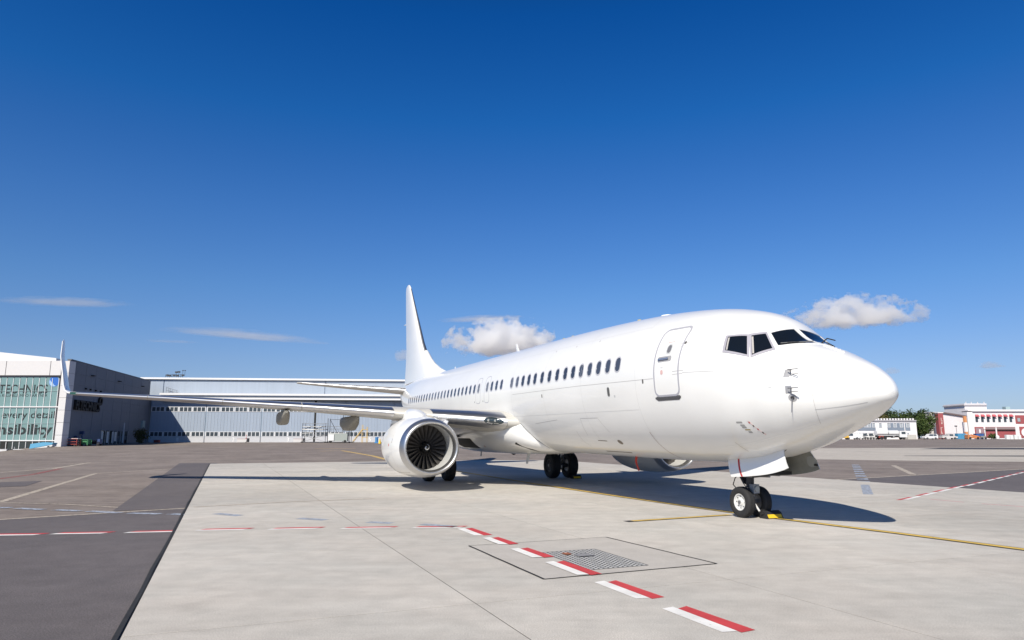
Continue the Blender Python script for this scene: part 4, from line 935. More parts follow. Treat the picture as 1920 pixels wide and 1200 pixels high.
obox('upper_wall',X0,X1,3.2,22,9.4,13.55,OB); 
rib=None
for x0,x1 in ((X0,-71.9),(-71.7,-39.6),(-39.3,X1)): obox('upper_cladding',x0,x1,3.05,3.19,9.5,13.5,OB2)
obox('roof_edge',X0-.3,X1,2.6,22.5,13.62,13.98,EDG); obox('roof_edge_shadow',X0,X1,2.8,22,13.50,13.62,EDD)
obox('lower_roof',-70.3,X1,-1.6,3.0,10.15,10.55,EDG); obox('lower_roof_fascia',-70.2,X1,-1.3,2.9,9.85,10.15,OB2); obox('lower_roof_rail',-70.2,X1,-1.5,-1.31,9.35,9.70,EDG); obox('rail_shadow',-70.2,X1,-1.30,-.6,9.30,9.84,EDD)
obox('header_wall',X0,X1,.25,3,7.9,9.35,OB)
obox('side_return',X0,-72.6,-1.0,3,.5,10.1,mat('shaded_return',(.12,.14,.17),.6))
leaf=[(-72.4,-61.9),(-61.75,-51.05),(-50.9,-40.6),(-40.2,-34.45),(-34.3,-24.6)]
FRW=mat('window_frame_white',(.62,.63,.65),.5); PNE=mat('hangar_pane',(.055,.07,.085),.1,spec=.6)
win=None
def group(x,z0,z1,parent):
    fr=obox('window_frame',x,x+2.6,-.06,.06,z0,z1,FRW,parent)
    for k in range(3): obox('pane',x+.20+.79*k,x+.84+.79*k,-.075,-.055,z0+.10,z1-.10,PNE,fr)
NUM=['1','2','3','4','5']
for i,(x0,x1) in enumerate(leaf):
    lf=obox('sliding_door',x0,x1,0,.2,gb,9.2,OB)
    n=int(round((x1-x0)/.62))
    rm=MB()
    for k in range(n):
        xx=x0+(x1-x0)*(k+.5)/n
        for z0,z1 in ((3.0,6.8),(8.0,9.1)): rm.add([(xx+dx,tilt(xx)+d,z) for dx in (-.05,.05) for d in (-.035,0) for z in (z0,z1)],[(0,1,3,2),(4,6,7,5),(0,4,5,1),(2,3,7,6),(0,2,6,4),(1,5,7,3)],OB2)
    r_=rm.build('door_ribs',lf); r_['kind']='stuff'
    obox('door_plinth',x0,x1,-.05,-.002,gb,1.90,PLN,lf)
    ng_=int(round((x1-x0)/2.68)); 
    for k in range(ng_):
        xx=x0+(x1-x0)*(k+.02)/ng_
        group(xx,1.95,2.95,lf) if i>=0 else None
        group(xx,6.9,7.9,lf)
    xm=(x0+x1)/2+.2; put_text('door_number',NUM[i],mat('number_white',(.75,.75,.75),.6),lf,xm+.25,1.0,tilt(xm)-.06,.5,.75,.01)
obox('door_gap',-40.62,-40.18,.02,.3,gb,9.3,BLACK); 
obox('open_doorway',-24.55,-20.6,.3,.5,gb,9.3,BLACK); obox('end_wall',-20.6,X1,0,.4,gb,9.3,OB2)
obox('threshold',X0,X1,-.5,.5,gb-.3,gb-.02,mat('threshold',(.2,.19,.18),.8))
# floodlights and rail on the roof
fl=empty('roof_floodlights',(-70.2,tilt(-70.2)+4,13.95)); tag(fl,'cluster of floodlights on a rail above the left end of the old hangar','floodlights')
mb=MB(); 
for k in range(9): mb.tube((-2+.45*k,0,0),(-2+.45*k,0,.75+.1*(k%2)),.035,DSTEEL,n=6)
mb.tube((-2,0,.7),(1.7,0,.7),.035,DSTEEL,n=6); mb.tube((-2,0,.38),(1.7,0,.38),.03,DSTEEL,n=6); mb.build('rail',fl)
for x,z in ((-1.1,.5),(-1.6,.62),(-.2,.62),(.5,.5),(.2,1.25),(.75,1.3),(1.55,1.6),(2.0,1.6),(1.6,.62)): 
    h=.22 if z<1.5 else .1
    MB().box(x-h,x+h,-.15,.15,z-h*.7,z+h*.7,DSTEEL).build('lamp_head',fl)
mb=MB(); 
for x,z in ((.2,1.2),(.75,1.2),(1.55,1.55),(2.0,1.55)): mb.tube((x,0,.4),(x,0,z),.03,DSTEEL,n=6)
mb.build('lamp_post',fl)
ac=empty('roof_guard_rail',(-69.9,tilt(-69.9)+2.2,10.5)); tag(ac,'thin steel guard rail standing on the lower roof at its left end','guard rail')
mb=MB()
for k in range(7): mb.tube((-1+.4*k,.2*(k%2),0),(-1+.4*k,.2*(k%2),1.5-.15*k),.03,STEEL,n=6)
mb.tube((-1,0,1.4),(1.3,0,.7),.03,STEEL,n=6); mb.tube((-1,0,.8),(1.4,0,.35),.03,STEEL,n=6); mb.build('rail',ac)

# ------------------------------------------------------------------ clutter in front of the buildings
def at(u,Y): 
    x=(u-960)/FPX*(Y*CP+(gz(-60 if u<960 else 120,Y)-CAM_H)*SP); z=gz(x,Y)-.02
    x=(u-960)/FPX*(Y*CP+(z-CAM_H)*SP); return (x,Y,z)
def frame_cart(name,u,Y,L,D,Hh,m,label,cat,top=None,group=None):
    t=empty(name,at(u,Y)); tag(t,label,cat,group)
    mb=MB(); r_=.05
    for x in (-L/2,L/2):
        for y in (-D/2,D/2): mb.tube((x,y,.12),(x,y,Hh),r_,m,n=6)
    for z in (.3,Hh*.62,Hh):
        for y in (-D/2,D/2): mb.tube((-L/2,y,z),(L/2,y,z),r_,m,n=6)
        for x in (-L/2,L/2): mb.tube((x,-D/2,z),(x,D/2,z),r_,m,n=6)
    mb.build('frame',t)
    for x in (-L*.38,L*.38):
        for y in (-D/2,D/2): MB().tube((x,y-.05,.14),(x,y+.05,.14),.14,RUB,n=12).build('wheel',t)
    if top: MB().box(-L/2-.05,L/2+.1,-D/2,D/2,Hh,Hh+.09,top).build('top_board',t)
    return t
RACKR=mat('rack_red',(.30,.06,.045),.5); RACKG=mat('cart_green',(.06,.22,.10),.5); WHT=mat('plain_white',(.68,.68,.67),.5); BLU=mat('plain_blue',(.05,.20,.42),.5); ORG=mat('plain_orange',(.55,.18,.04),.5)
frame_cart('equipment_rack',133,101.5,2.1,.9,1.05,RACKR,'red tube rack with a white top near the corner of the modern hangar','rack',WHT)
t=frame_cart('equipment_cart',157,103,1.6,.9,.9,RACKG,'small green cart to the right of the red rack','cart'); MB().box(-.5,.6,-.35,.35,.35,.85,RACKG).build('tank',t); MB().box(-.75,-.4,-.3,.3,.4,.75,WHT).build('bin',t)
t=frame_cart('tow_bar_trolley',176,105,1.9,.7,.55,DSTEEL,'dark trolley with blue end between green cart and hangar entrance','trolley'); MB().box(.5,1.0,-.3,.3,.3,1.0,mat('navy',(.03,.06,.16),.5)).build('blue_locker',t); MB().tube((-.6,0,.6),(.3,0,.6),.22,mat('rust_brown',(.16,.09,.06),.7),n=12).build('drum',t)
for u,Y,hh,lab in ((141,104,1.5,'dark blue post of equipment just behind the red rack'),(152,106,2.2,'tall navy stand behind the green cart')):
    t=empty('equipment_stand',at(u,Y)); tag(t,lab,'stand'); mb=MB(); mb.tube((0,0,0),(0,0,hh),.08,mat('navy',(.03,.06,.16),.5),n=8); mb.box(-.5,.5,-.3,.3,0,.3,MATS['navy']); mb.build('pole',t); MB().box(-.35,.3,-.2,.2,hh-.5,hh-.05,MATS['navy']).build('head',t)
t=empty('entrance_post',at(229,122)); tag(t,'thin pale post standing beside the hangar side entrance','post'); MB().tube((0,0,0),(.05,0,3.6),.12,mat('pale_post',(.45,.46,.48),.5),n=10).build('shaft',t); MB().lathe([(0,.2),(.1,.2),(.12,.12)],(0,0,0),DSTEEL,'z',12).build('foot',t)
WALLW=mat('low_wall_white',(.62,.62,.61),.6)
for u0,u1,v0,v1,lab in ((-30,15,843,853,'white low block wall at the left edge below the glass front'),(28,62,843,849,'white sloping ramp wall below the middle of the glass front')):
    Y=98.; a=atY(u0,v1,Y); b=atY(u1,v1,Y); c=atY(u1,v0,Y); d=atY(u0,v0,Y); t=empty('low_wall',((a[0]+b[0])/2,Y,min(a[1],b[1]))); tag(t,lab,'low wall')
    o=Vector(t.location); MB().prism([(a[0]-o.x,a[1]-.3-o.z),(b[0]-o.x,b[1]-.3-o.z),(c[0]-o.x,c[1]-o.z),(d[0]-o.x,d[1]-o.z)],-.3,.3,WALLW,'y').build('wall',t); MB().prism([(d[0]-o.x-.05,d[1]-o.z),(c[0]-o.x+.05,c[1]-o.z),(c[0]-o.x+.05,c[1]-o.z+.06),(d[0]-o.x-.05,d[1]-o.z+.06)],-.36,.36,EDG,'y').build('coping',t)
t=empty('covered_trolley',at(80,97.5)); tag(t,'low trolley under a pale blue sheet below the lettered glass','trolley')
MB().prism([(-1.5,-.25),(1.6,.35),(1.7,.55),(.3,.65),(-1.4,.42)],-.5,.5,mat('sheet_blue',(.10,.32,.50),.6),'y').build('cover',t); MB().prism([(-1.6,-.6),(1.6,.1),(1.6,.34),(-1.5,-.26)],-.45,.45,WALLW,'y').build('base',t)
for x in (-1.1,1.1): MB().tube((x,-.5,-.25+.2*x),(x,-.42,-.25+.2*x),.18,RUB,n=12).build('wheel',t)
t=empty('parked_scooter',at(22,98)); tag(t,'small dark scooter by the entrance gap in the white low walls','scooter'); mb=MB(); mb.tube((-.45,0,-.35),(-.45,.12,-.35),.27,RUB,n=14); mb.tube((.45,0,-.35),(.45,.12,-.35),.27,RUB,n=14); mb.build('wheels',t); mb=MB(); mb.tube((-.45,.06,-.35),(.1,.06,-.1),.08,mat('scooter_grey',(.3,.3,.31),.4)); mb.tube((.45,.06,-.35),(.3,.06,.45),.05,MATS['scooter_grey']); mb.box(-.5,.05,-.06,.18,-.1,.12,DSTEEL); mb.build('body',t)
# leaf helper for bushes and trees
def leaf_mat(name,rgb,rgb2):
    m=mat(name,rgb,.6); t=m.node_tree; b=t.nodes['Principled BSDF']; g=t.nodes.new('ShaderNodeNewGeometry'); r=t.nodes.new('ShaderNodeMix'); r.data_type='RGBA'
    r.inputs[6].default_value=(*rgb,1); r.inputs[7].default_value=(*rgb2,1); t.links.new(g.outputs['Random Per Island'],r.inputs[0]); t.links.new(r.outputs[2],b.inputs['Base Color']); b.inputs['Specular IOR Level'].default_value=.2; return m
LF1=leaf_mat('leaves_green',(.026,.05,.012),(.065,.09,.024)); LF2=leaf_mat('leaves_dark',(.02,.036,.014),(.045,.068,.024)); LF3=leaf_mat('leaves_autumn',(.06,.06,.02),(.10,.085,.03)); BARK=mat('bark',(.09,.07,.05),.9)
def crown_mesh(blobs,n,size,m,rng):
    V=[];F=[]
    tot=sum(b[3]**2 for b in blobs)
    for bx,by,bz,br in blobs:
        for _ in range(int(n*br*br/tot)):
            d=Vector((rng.gauss(0,1),rng.gauss(0,1),rng.gauss(0,1))).normalized(); p=Vector((bx,by,bz))+d*br*(rng.random()**.35)*Vector((1,1,.85)).length/1.65
            nrm=(d+Vector((rng.uniform(-.8,.8),rng.uniform(-.8,.8),rng.uniform(-.4,.9)))).normalized(); u=nrm.orthogonal().normalized(); a=rng.uniform(0,PI); v=nrm.cross(u); u,v=u*math.cos(a)+v*math.sin(a),v*math.cos(a)-u*math.sin(a)
            s=size*rng.uniform(.6,1.3); o=len(V); V+=[p+u*s,p+v*s*.6,p-u*s,p-v*s*.6]; F.append((o,o+1,o+2,o+3))
    return me_from(V,F,m)
def plant(name,pos,H,W,m,label,cat,group,seed,n=900,trunk=.25,size=.35):
    rng=random.Random(seed); t=empty(name,pos); tag(t,label,cat,group)
    if trunk:
        mb=MB(); mb.tube((0,0,-.2),(rng.uniform(-.2,.2),0,H*trunk*1.6),H*.028,BARK,H*.018,n=8)
        for k in range(5):
            a=2*PI*k/5+rng.random(); mb.tube((0,0,H*trunk*(1+.1*k)),(math.cos(a)*W*.3,math.sin(a)*W*.3,H*(.5+.07*k)),H*.014,BARK,H*.005,n=6)
        mb.build('trunk',t)
    z0=H*trunk; B=[]
    for k in range(13):
        a=rng.uniform(0,2*PI); f_=rng.random(); rr=W/2*(.72-.35*abs(f_-.35))*rng.uniform(.3,1); B.append((math.cos(a)*rr,math.sin(a)*rr,z0+(H-z0)*(.12+.74*f_),W*rng.uniform(.14,.24)))
    B.append((0,0,z0+(H-z0)*.5,W*.33))
    link('crown',crown_mesh(B,n,size,m,rng),t); return t
plant('garden_bush',at(262,127),2.6,3.6,LF3,'brownish bush against the dark hangar wall near the inner corner','bush',None,5,700,.05,.18)
# steel work platforms and steps
GAL=mat('galvanised',(.34,.345,.35),.45,metal=.4); DGAL=mat('dark_scaffold',(.09,.09,.10),.5,metal=.3)
def scaffold(u,Y,L,D,H_,label,lv,lean=0):
    t=empty('work_platform',at(u,Y)); tag(t,label,'work platform','steel work platforms in front of the old hangar')
    for x in (-L/2,L/2):
        for y in (-D/2,D/2): MB().tube((x,y,.1),(x+lean*.0,y,H_),.055,DGAL,n=6).build('upright',t)
    for z in lv:
        MB().box(-L/2,L/2,-D/2,D/2,z-.06,z,GAL).build('deck',t)
        mb=MB(); 
        for h in (.5,1.0): 
            mb.tube((-L/2,-D/2,z+h),(L/2,-D/2,z+h),.03,GAL,n=6); mb.tube((-L/2,D/2,z+h),(L/2,D/2,z+h),.03,GAL,n=6)
        mb.build('guard_rail',t)
    mb=MB(); mb.tube((-L/2,-D/2,.2),(L/2,-D/2,lv[0]),.035,GAL,n=6); mb.tube((L/2,-D/2,.2),(-L/2,-D/2,lv[0]),.035,GAL,n=6); mb.build('brace',t)
    mb=MB(); rg=random.Random(int(u))
    for k in range(9):
        x=-L/2+L*(k+.5)/9; mb.tube((x,-D/2-.02,lv[0]-.9*rg.random()),(x+rg.uniform(-.3,.3),-D/2-.02,lv[-1]+rg.uniform(.4,1.0)),.028,GAL if k%2 else DGAL,n=5)
    for k in range(4): z=.5+rg.random()*(lv[-1]); mb.tube((-L/2,-D/2-.03,z),(L/2*rg.uniform(-.2,1),-D/2-.03,z+rg.uniform(-.2,.2)),.035,GAL,n=5)
    mb.build('loose_tubes',t)['kind']='stuff'
    MB().box(-L/2-.3,L/2+.3,-D/2,D/2,.08,.2,DGAL).build('chassis',t)
    for x in (-L/2,L/2): MB().tube((x,-D/2-.08,.14),(x,-D/2+.02,.14),.14,RUB,n=12).build('wheel',t)
    return t
t=scaffold(590,134,4.4,1.6,3.7,'lower grey steel platform with cluttered decks left of the pair',[1.5,2.6])
for k in range(6): MB().box(-2.1+.7*k,-1.7+.7*k,-.9,.6,2.62+.18*(k%3),2.75+.18*(k%3),DGAL if k%2 else GAL).build('stacked_beam',t)
t=scaffold(636,134.6,4.2,1.5,4.6,'taller steel platform with bracing beside the pale machine',[2.1])
mb=MB(); mb.tube((-1.9,0,4.4),(-.6,0,2.1),.06,DGAL,n=6); mb.tube((2.1,0,4.4),(1.0,0,2.9),.06,DGAL,n=6); mb.tube((-1.9,0,4.4),(2.1,0,4.4),.04,DGAL,n=6); mb.tube((.6,0,.2),(.6,0,5.4),.07,DGAL,n=6); mb.build('jib',t)
t=empty('ground_power_cart',at(628,131.5)); tag(t,'pale square machine with a white panel before the taller platform','machine')
MB().box(-1.0,2.4,-.6,.6,.35,1.75,mat('machine_grey',(.30,.33,.31),.5)).build('body',t); MB().box(-1.1,-.05,-.75,-.61,.45,1.6,WHT).build('white_panel',t)
for x in (-.7,2.0): MB().tube((x,-.65,.28),(x,-.5,.28),.28,RUB,n=14).build('wheel',t)
def steps(u,Y,m,label):
    t=empty('access_steps',at(u,Y)); tag(t,label,'steps')
    for s in (-.45,.45):
        mb=MB(); mb.tube((-1.2,s,.1),(.6,s,2.5),.06,m,n=6); mb.tube((.6,s,.1),(.6,s,3.4),.05,m,n=6); mb.tube((1.5,s,.1),(1.5,s,3.0),.05,m,n=6); mb.tube((.6,s,2.5),(1.5,s,2.5),.05,m,n=6); mb.tube((.6,s,1.0),(1.5,s,1.0),.04,m,n=6); mb.build('side_frame',t)
    for k in range(7): MB().box(-1.2+.26*k-.05,-1.2+.26*k+.2,-.45,.45,.35+.34*k,.40+.34*k,m).build('tread',t)
    return t
steps(673,133,mat('steps_yellow',(.60,.40,.10),.5),'yellow access steps to the right of the platforms')
t=empty('pump_cart',at(706,131)); tag(t,'small blue pump unit standing alone near the engine','pump'); MB().tube((0,0,.2),(0,0,1.1),.28,BLU,n=14).build('cylinder',t); mb=MB(); mb.tube((.2,0,.9),(.5,0,1.25),.05,BLU,n=6); mb.box(-.35,.45,-.3,.3,0,.2,BLU); mb.build('base',t)
t=empty('marker_cone',at(712,122)); tag(t,'yellow marker leaning just below the blue pump','marker cone'); MB().lathe([(0,.02,YELP),(0,.28,YELP),(.08,.26,YELP),(.9,.06,YELP),(.92,.01,YELP)],(0,0,0),YELP,'z',14).build('body',t); MB().box(-.3,.3,-.3,.3,0,.05,BLACK).build('base',t)
for u,lab in ((455,'white skip with a red edge before door two'),(560,'white skip mostly behind the left steel platform')):
    t=empty('metal_skip',at(u,137)); tag(t,lab,'skip','white skips at the hangar doors'); MB().prism([(-.9,.15),(.85,.15),(.95,.7),(-.95,.7)],-.5,.5,mat('skip_white',(.55,.54,.54),.6),'y').build('tub',t); MB().box(.93,1.1,-.5,.5,.1,.85,DSTEEL).build('end_plate',t); MB().box(-.95,.95,-.52,.52,.7,.74,RACKR).build('rim',t)
t=empty('marker_post',at(461,137.5)); tag(t,'thin red and white post right of the skip at door two','post'); MB().tube((0,0,0),(0,0,1.5),.07,REDP,n=8).build('shaft',t); MB().tube((0,0,1.0),(0,0,1.25),.075,WHT,n=8).build('white_band',t)
t=empty('metal_box',at(294,137)); tag(t,'dark red box in the shade at the foot of door one','box'); MB().box(-.5,.5,-.3,.3,0,.45,RACKR).build('body',t); MB().box(-.55,.55,-.33,.33,.45,.52,RACKR).build('lid',t)

# ================================================================== far side of the field, on the right
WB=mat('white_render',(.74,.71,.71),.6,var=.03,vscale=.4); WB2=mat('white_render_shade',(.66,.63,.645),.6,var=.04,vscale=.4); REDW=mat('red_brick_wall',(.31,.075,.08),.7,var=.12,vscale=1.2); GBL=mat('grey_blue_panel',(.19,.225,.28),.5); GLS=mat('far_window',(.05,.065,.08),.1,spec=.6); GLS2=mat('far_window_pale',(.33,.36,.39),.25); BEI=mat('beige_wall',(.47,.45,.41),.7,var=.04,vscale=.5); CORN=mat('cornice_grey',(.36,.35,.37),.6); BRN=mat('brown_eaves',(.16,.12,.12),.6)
def fbox(name,u0,u1,v0,v1,Y,d,m,parent,base=None,vm=805):
    """a block whose front at distance Y spans the given survey points"""
    x0=atY(u0,vm,Y)[0]; x1=atY(u1,vm,Y)[0]; z1=atY(u0,v0,Y)[1]; z0=atY(u0,v1,Y)[1] if base is None else base
    return MB().box(x0,x1,Y,Y+d,z0,z1,m).build(name,parent)
Y1=240.; g1=gz(120,Y1)-.1
gt=empty('office_building',(0,0,0)); tag(gt,'white and grey two storey office block seen past the nose of the jet','office block')
fbox('wall',1560,1719,790,830,Y1,14,WB,gt,g1); fbox('roof_edge',1556,1720,787.6,789.9,Y1-.4,15,CORN,gt); 
for k in range(13): fbox('roof_post',1648+5.4*k,1650.4+5.4*k,784.4,787.5,Y1+.2,.5,WB,gt)
fbox('roof_vent',1642,1646,780.5,787.5,Y1+2,1,WB,gt)
for u0,u1 in ((1608,1642),(1664.5,1696),(1697.5,1707)): fbox('grey_panel',u0,u1,793,807.5,Y1-.08,.07,GBL,gt)
for u in (1621,1627.5,1636,1648.5,1664,1676,1688,1700): 
    w_=fbox('window',u,u+6,793.2,801.5,Y1-.14,.06,mat('far_frame',(.6,.6,.62),.5),gt); fbox('pane',u+.8,u+5.2,793.8,795,Y1-.16,.02,GLS,w_); fbox('pane',u+.8,u+5.2,795.6,800.8,Y1-.16,.02,GLS2,w_)
for u in (1610,1616,1622,1628,1637,1700): 
    w_=fbox('window',u,u+4.2,811.3,819.5,Y1-.14,.06,MATS['far_frame'],gt); fbox('pane',u+.6,u+3.6,811.6,812.8,Y1-.16,.02,GLS,w_); fbox('pane',u+.6,u+3.6,813.4,819,Y1-.16,.02,GLS2,w_)
fbox('low_extension',1701,1717,815,830,Y1-4,3.8,BEI,gt,g1)

Y2=262.; g2=gz(170,Y2)-.1
tb=empty('red_white_building',(0,0,0)); tag(tb,'white building with red awnings over a row of tall windows and a red ground floor','building')
fbox('tall_block',1809,1850,760.2,830,Y2+8,13,WB,tb,g2,765); fbox('tall_cornice',1808,1851,758.8,760.6,Y2+7.6,13.6,CORN,tb,None,765)
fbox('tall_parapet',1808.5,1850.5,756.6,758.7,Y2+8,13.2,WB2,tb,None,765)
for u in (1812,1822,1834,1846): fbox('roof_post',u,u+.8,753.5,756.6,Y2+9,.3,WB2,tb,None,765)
fbox('wall',1815,1990,772.4,830,Y2,6,WB,tb,g2,790); fbox('cornice',1824,1990,770.6,772.3,Y2-.5,6.5,CORN,tb,None,772); fbox('parapet',1815,1990,767.8,770.5,Y2,6,WB,tb,None,772)
fbox('roof_unit',1886,1894,762.5,767.7,Y2+6,2,mat('roof_unit_teal',(.30,.40,.42),.5),tb,None,765)
def slim(name,u0,u1,v0,v1,Y,d,m,parent): return fbox(name,u0,u1,v0,v1,Y,d,m,parent,None,(v0+v1)/2)
AWN=mat('awning_red',(.48,.10,.12),.6)
for k in range(7):
    u=1828.6+10.65*k; w_=slim('window',u,u+5.4,780.5,791.8,Y2-.06,.05,MATS['far_frame'],tb); slim('pane',u+.3,u+5.1,780.8,791.4,Y2-.09,.03,GLS,w_)
    x0,z0=atY(u-1.0,777,Y2); x1,z1=atY(u+5.6,781,Y2)
    MB().prism([(Y2-.07,z0),(Y2-.95,z1+.05),(Y2-.9,z1-.08),(Y2-.07,z1-.05)],x0,x1,AWN,'x').build('awning',w_)
slim('red_upper_wall',1904,1990,778.5,794.5,Y2-.12,.11,REDW,tb)
for u in (1907.5,1921): w_=slim('window',u,u+6,783.5,791,Y2-.2,.07,mat('brown_frame',(.20,.15,.13),.6),tb); slim('pane',u+.5,u+5.4,784,790.4,Y2-.22,.02,GLS2,w_)
slim('red_ground_floor',1828.5,1905,800.4,821,Y2-.15,.14,REDW,tb)
slim('window_strip',1849,1903,801,805,Y2-.22,.06,mat('mauve_glazing',(.26,.20,.20),.3),tb); slim('dark_strip',1849,1904,805.6,807.4,Y2-.5,.34,BLACK,tb)
slim('pilaster',1845.5,1848.5,800,822,Y2-.4,.39,WB,tb); slim('pilaster',1905,1912,799,823,Y2-.4,.39,WB,tb)
slim('shop_window',1830,1844,802,815,Y2-.22,.06,mat('mauve_glazing2',(.30,.20,.22),.3),tb); slim('shop_pane',1836,1839,805,812,Y2-.25,.02,WB,tb)
slim('red_end',1912.5,1990,800,821,Y2-.2,.19,REDW,tb); 
xx,zz_=atY(1922,811,Y2); MB().lathe([(0,.01),(0,1.6),(.3,1.5)],(xx,Y2-.4,zz_),WB,'y',24).build('round_panel',tb)
# annex: pale wall under a sloping brown eave, red tower with pale signs, beige block behind
an=empty('annex',(0,0,0)); tag(an,'pale windowless annex under a sloping brown eave left of the red and white building','annex')
p0=atY(1767,774,Y2-2); p1=atY(1809,781,Y2-2); b0=atY(1772,822,Y2-2); b1=atY(1812,822,Y2-2)
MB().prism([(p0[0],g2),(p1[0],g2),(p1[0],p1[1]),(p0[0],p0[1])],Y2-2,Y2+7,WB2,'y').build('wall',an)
MB().prism([(p0[0]-.4,p0[1]-.1),(p1[0]+.3,p1[1]-.1),(p1[0]+.3,p1[1]+.35),(p0[0]-.4,p0[1]+.35)],Y2-2.7,Y2+7.2,BRN,'y').build('eave',an)
tw=empty('sign_tower',(0,0,0)); tag(tw,'narrow red tower with a column of pale letters left of the pale annex','sign tower')
q0=atY(1760.5,795,Y2-4); q1=atY(1770,795,Y2-4); zt=atY(1760,774.5,Y2-4)[1]
MB().box(q0[0],q1[0],Y2-4,Y2-2.1,g2,zt,REDW).build('shaft',tw); MB().box(q0[0]-.1,q1[0]+.15,Y2-4.1,Y2-2,zt,zt+.35,WB).build('cap',tw)
SG=mat('sign_pale',(.55,.42,.38),.6)
for k,(v,pts) in enumerate(((783,[(0,0),(.55,0),(.55,.18),(.2,.18),(.2,1.0),(0,1.0)]),(789,[(.1,0),(.5,0),(.5,1.1),(.3,1.1),(.3,.5),(.1,.5)]),(801,[(0,0),(.2,0),(.2,.8),(.6,.8),(.6,1.0),(0,1.0)]),(807,[(.1,0),(.6,0),(.6,.3),(.35,.3),(.35,1.1),(.1,1.1)]))):
    x,z=atY(1763.6+.15*(v-783)*.0,v,Y2-4); MB().prism([(x+a*1.1,z-1.2+b*1.15) for a,b in pts],Y2-4.08,Y2-4.005,SG,'y').build('sign_letter',tw)
bb=empty('beige_block',(0,0,0)); tag(bb,'tall plain beige wall behind the round tree and the red tower','building')
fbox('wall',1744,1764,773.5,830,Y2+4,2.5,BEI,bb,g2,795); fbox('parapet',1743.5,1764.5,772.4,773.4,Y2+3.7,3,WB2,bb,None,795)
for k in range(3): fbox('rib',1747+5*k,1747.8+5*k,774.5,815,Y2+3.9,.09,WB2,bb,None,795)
op=empty('striped_column',(0,0,0)); tag(op,'orange and white banded column at the right end of the pale annex','column')
x0=atY(1809.5,800,Y2-5)[0]; x1=atY(1814,800,Y2-5)[0]
for v0,v1,m in ((780.3,792,ORG),(792,809.5,WB),(809.5,824,ORG)):
    MB().box(x0,x1,Y2-5,Y2-4.2,atY(1800,v1,Y2-5)[1],atY(1800,v0,Y2-5)[1]-.004,mat('band_orange',(.58,.25,.10),.6) if m is ORG else m).build('band',op)
lp=empty('street_lamp',(atY(1795,822,Y2-8)[0],Y2-8,g2)); tag(lp,'grey lamp post in front of the pale annex wall','street lamp'); MB().tube((0,0,0),(0,0,4.6),.08,STEEL,n=8).build('pole',lp); MB().box(-.45,.3,-.2,.2,4.5,4.9,DSTEEL).build('lamp_head',lp)

def vehicle(name,u,Y,prof,width,wheels,m,label,cat,glass,flip=False,extra=None,group=None):
    """body lofted from a side outline (x forward), with tapered cabin, glazing and wheels; seen from the side"""
    t=empty(name,at(u,Y),(0,0,PI if flip else 0)); tag(t,label,cat,group)
    n=len(prof); V=[];zm=max(p[1] for p in prof)
    for s_,k in ((-1,.93),(-1,1),(1,1),(1,.93)):
        for x,z in prof: V.append((x*(1 if k==1 else .985),s_*width/2*k*(1-.16*max(0,(z-.55*zm)/zm)),z))
    F=[(r*n+k,r*n+(k+1)%n,(r+1)*n+(k+1)%n,(r+1)*n+k) for r in range(3) for k in range(n)]+[tuple(range(n)),tuple(reversed(range(3*n,4*n)))]
    me=me_from(V,F,m); bm=bmesh.new(); bm.from_mesh(me); bmesh.ops.recalc_face_normals(bm,faces=bm.faces); bm.to_mesh(me); bm.free(); link('body',me,t)
    for gp in glass:
        for s_ in (-1,1):
            V=[(x,s_*(width/2*(1-.16*max(0,(z-.55*zm)/zm))+.012),z) for x,z in gp]; link('side_window',me_from(V,[tuple(range(len(gp)))],GLS),t)
    for x,r_ in wheels:
        for s_ in (-1,1):
            o=MB().tube((x,s_*(width/2-.2),r_),(x,s_*(width/2+.03),r_),r_*.6,RIMG,n=12).build('wheel',t); MB().lathe([(-.11,r_*.6),(-.11,r_*.95),(-.08,r_),(.08,r_),(.11,r_*.95),(.11,r_*.6)],(x,s_*(width/2-.08),r_),RUB,'y',16).build('tyre',o)
    if extra: extra(t)
    return t
CARW=mat('car_white',(.68,.68,.68),.3,coat=.5)
suv=[(-2.2,.35),(2.15,.35),(2.2,.8),(1.9,1.0),(1.1,1.1),(.45,1.75),(-1.9,1.8),(-2.25,1.2)]
vehicle('parked_car',1744,232,suv,1.8,((-1.35,.34),(1.35,.34)),CARW,'white estate car parked between the office block and the beige wall','car',[[(-1.75,1.15),(-.75,1.15),(-.75,1.65),(-1.7,1.65)],[(-.62,1.15),(.9,1.15),(.4,1.62),(-.62,1.65)]],True,lambda t:[MB().box(2.1,2.24,-.75,-.45,.7,.88,WHT).build('headlight',t),MB().box(2.1,2.24,.45,.75,.7,.88,WHT).build('headlight',t)])
pick=[(-2.6,.45),(2.5,.45),(2.6,.95),(1.5,1.1),(.95,1.75),(-.35,1.8),(-.5,1.15),(-2.6,1.1)]
vehicle('pickup_truck',1779,236,pick,1.85,((-1.6,.36),(1.6,.36)),mat('car_cream',(.60,.57,.55),.35,coat=.4),'pale pickup parked before the annex wall next to the blue container','pickup',[[(-.2,1.15),(1.2,1.15),(.9,1.65),(-.2,1.68)]],False,lambda t:MB().box(-2.5,-.6,-.7,.7,1.1,1.5,mat('load_grey',(.3,.3,.31),.7)).build('load',t))
van=[(-2.2,.4),(2.2,.4),(2.25,1.0),(1.75,1.2),(1.2,2.0),(-2.2,2.1)]
